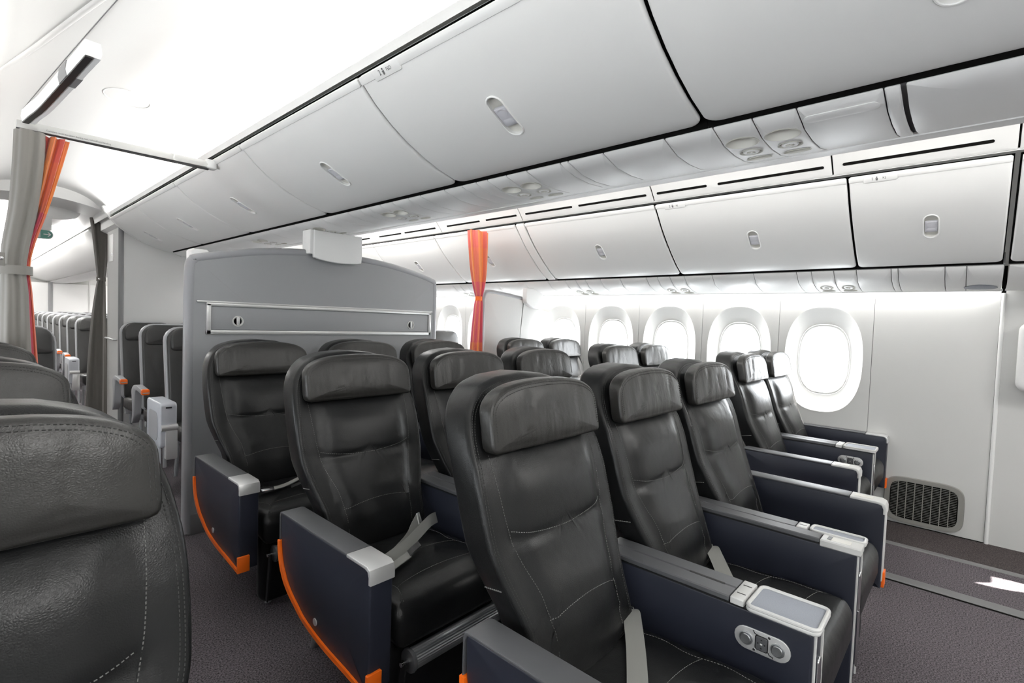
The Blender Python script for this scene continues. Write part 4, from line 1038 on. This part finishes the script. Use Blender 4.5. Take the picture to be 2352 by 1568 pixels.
def eco_arm(s, x):
    b = B(); o = smooth([(-.10, .60), (-.14, .645), (-.22, .668), (-.36, .662), (-.462, .648), (-.47, .615), (-.40, .618), (-.27, .628), (-.235, .60), (-.215, .50), (-.19, .40), (-.11, .33), (-.13, .42), (-.125, .52)], 4, True)
    b.plate(o, x-.026, x+.026, .006, lambda y, z, d: (d, y, z), rings=1, k=2, center=(-.2, .62)); a = b.build('armrest', 'ecoframe', s)
    B().box(x-.027, x+.027, -.476, -.432, .611, .656, .006).build('orange_tip', 'orange', a)
    return a
def eco_thick_arm(s, x):
    b = B().plate(dense(rrect(-.53, -.17, .36, .668, .03, 5), .08), x-.05, x+.05, .012, lambda y, z, d: (d, y, z), rings=2); a = b.build('tray_armrest', 'ecopale', s)
    B().plate(rrect(-.47, -.24, .40, .60, .05, 5), x-.0505, x-.053, .001, lambda y, z, d: (d, y, z), rings=1, k=1).build('side_dish', 'ecoframe', a)
    B().box(x-.018, x+.018, -.5315, -.529, .63, .64).build('slot', 'black', a)
    c = B(); c.tube([(x-.045, -.535, .50), (x+.05, -.535, .50)], .022, 12); c.box(x-.02, x+.05, -.545, -.50, .28, .49, .008); c.build('tray_hinge', 'silver', a)
    c = B().box(x-.052, x-.035, -.50, -.30, .03, .36, .006); c.build('side_shroud', 'ecopale', a)
    return a
eb = make_eco(); EX = [1.285, 1.745, 2.205]; firste = True
for r in range(3):
    for c in range(3):
        lb_ = ['first', 'second', 'third'][r]+' row behind the bulkhead, '+['aisle seat nearest left', 'middle grey black economy seat', 'far right economy seat'][c]
        loc = (EX[c], 4.53+.79*r, 0)
        if firste: s = eb; s.location = loc; s['label'] = lb_; s['group'] = 'forward economy seats'; firste = False
        else: s = dup(eb, loc, lb_)
        if c == 0: seats[('e', r)] = s
        s['group'] = 'forward economy seats'
for r in range(3):
    (eco_thick_arm if r == 0 else eco_arm)(seats[('e', r)], -.33 if r == 0 else -.285)
lx = dup(eb, (.215, 4.46, 0), 'taupe looking economy seat right of the taupe curtain, left block', skip=('armrest', 'tray_armrest')); lx['group'] = 'forward economy seats'
for i, x in enumerate((3.42, 3.88)):
    q = dup(eb, (x, 4.6, 0), ['pale economy seat top left of the orange curtain', 'pale economy seat top behind the orange curtain'][i], skip=('armrest', 'tray_armrest')); q['group'] = 'forward economy seats'
rear = None
for r in range(10):
    for c in range(3):
        loc = (1.235+.46*c, 8.55+.79*r, 0)
        lb_ = ['aisle side', 'row middle', 'row right'][c]; lb_ = 'rear cabin seat beyond the curtains, %s of ten rows, %s' % (['first', 'second', 'third', 'fourth', 'fifth', 'sixth', 'seventh', 'eighth', 'ninth', 'last'][r], lb_)
        s = dup(eb, loc, lb_, skip=('armrest', 'tray_armrest'))
        s['group'] = 'rear cabin economy seats'
        if c == 0: seats[('z', r)] = s
for r in range(10): (eco_thick_arm if r == 0 else eco_arm)(seats[('z', r)], -.30 if r == 0 else -.265)
# far end of the rear cabin
fp = thing('rear_partition', 'pale far partition at the end of the rear cabin', 'partition', (1.7, 16.9, 0))
B().box(-1.0, 1.2, -.03, .03, 0, 1.86, .01).build('panel', 'white', fp); B().box(-.22, -.14, -.05, -.03, 0, 1.9, .004).build('grey_post', 'monedge', fp)
B().box(.55, .58, -.045, -.03, 0, 1.95, .004).build('joint_strip', 'monument', fp)

# ---- wall vent grille low on the right wall
vt = thing('wall_vent', 'grey slatted vent grille low on the white right wall', 'vent', (XW-.003, .195, .175))
def mv(y, z, d): return (-d, y, z)
fo = rrect(-.215, .205, -.158, .158, .05, 6); fi = rrect(-.185, .175, -.128, .128, .03, 6)
V = []; k = len(dense(fo, 1)); 
fo = [(-.005+.21*math.copysign(abs(cos(t))**.42, cos(t)), .158*math.copysign(abs(sin(t))**.42, sin(t))) for t in [2*pi*i/64 for i in range(64)]]
fi = [(-.005+.178*math.copysign(abs(cos(t))**.36, cos(t)), .128*math.copysign(abs(sin(t))**.36, sin(t))) for t in [2*pi*i/64 for i in range(64)]]
V = [mv(*p, 0) for p in fo]+[mv(-.005+(p[0]+.005)*.985, p[1]*.98, .014) for p in fo]+[mv(*p, .014) for p in fi]+[mv(*p, .0) for p in fi]
B().add(V, [(j*64+i, j*64+(i+1) % 64, j*64+64+(i+1) % 64, j*64+64+i) for j in range(3) for i in range(64)]).build('vent_frame', 'grille', vt)
B().plate(fi, 0, .001, 0, mv).build('vent_backing', 'gap', vt)
for i in range(22):
    z = -.115+.23*i/21; hw = .172 if abs(z) < .105 else .160
    B().plate([(-.003, z-.0022), (.008, z+.0008), (.008, z+.0032), (-.003, z+.0)], -.005-hw, -.005+hw, 0, lambda a, b_, d: (-.003-a, d, b_)).build('slat', 'grille', vt)
for i in range(1, 8): B().box(-.0125, -.001, -.005-.178+.0445*i-.0022, -.005-.178+.0445*i+.0022, -.128, .128).build('mullion', 'grille', vt)
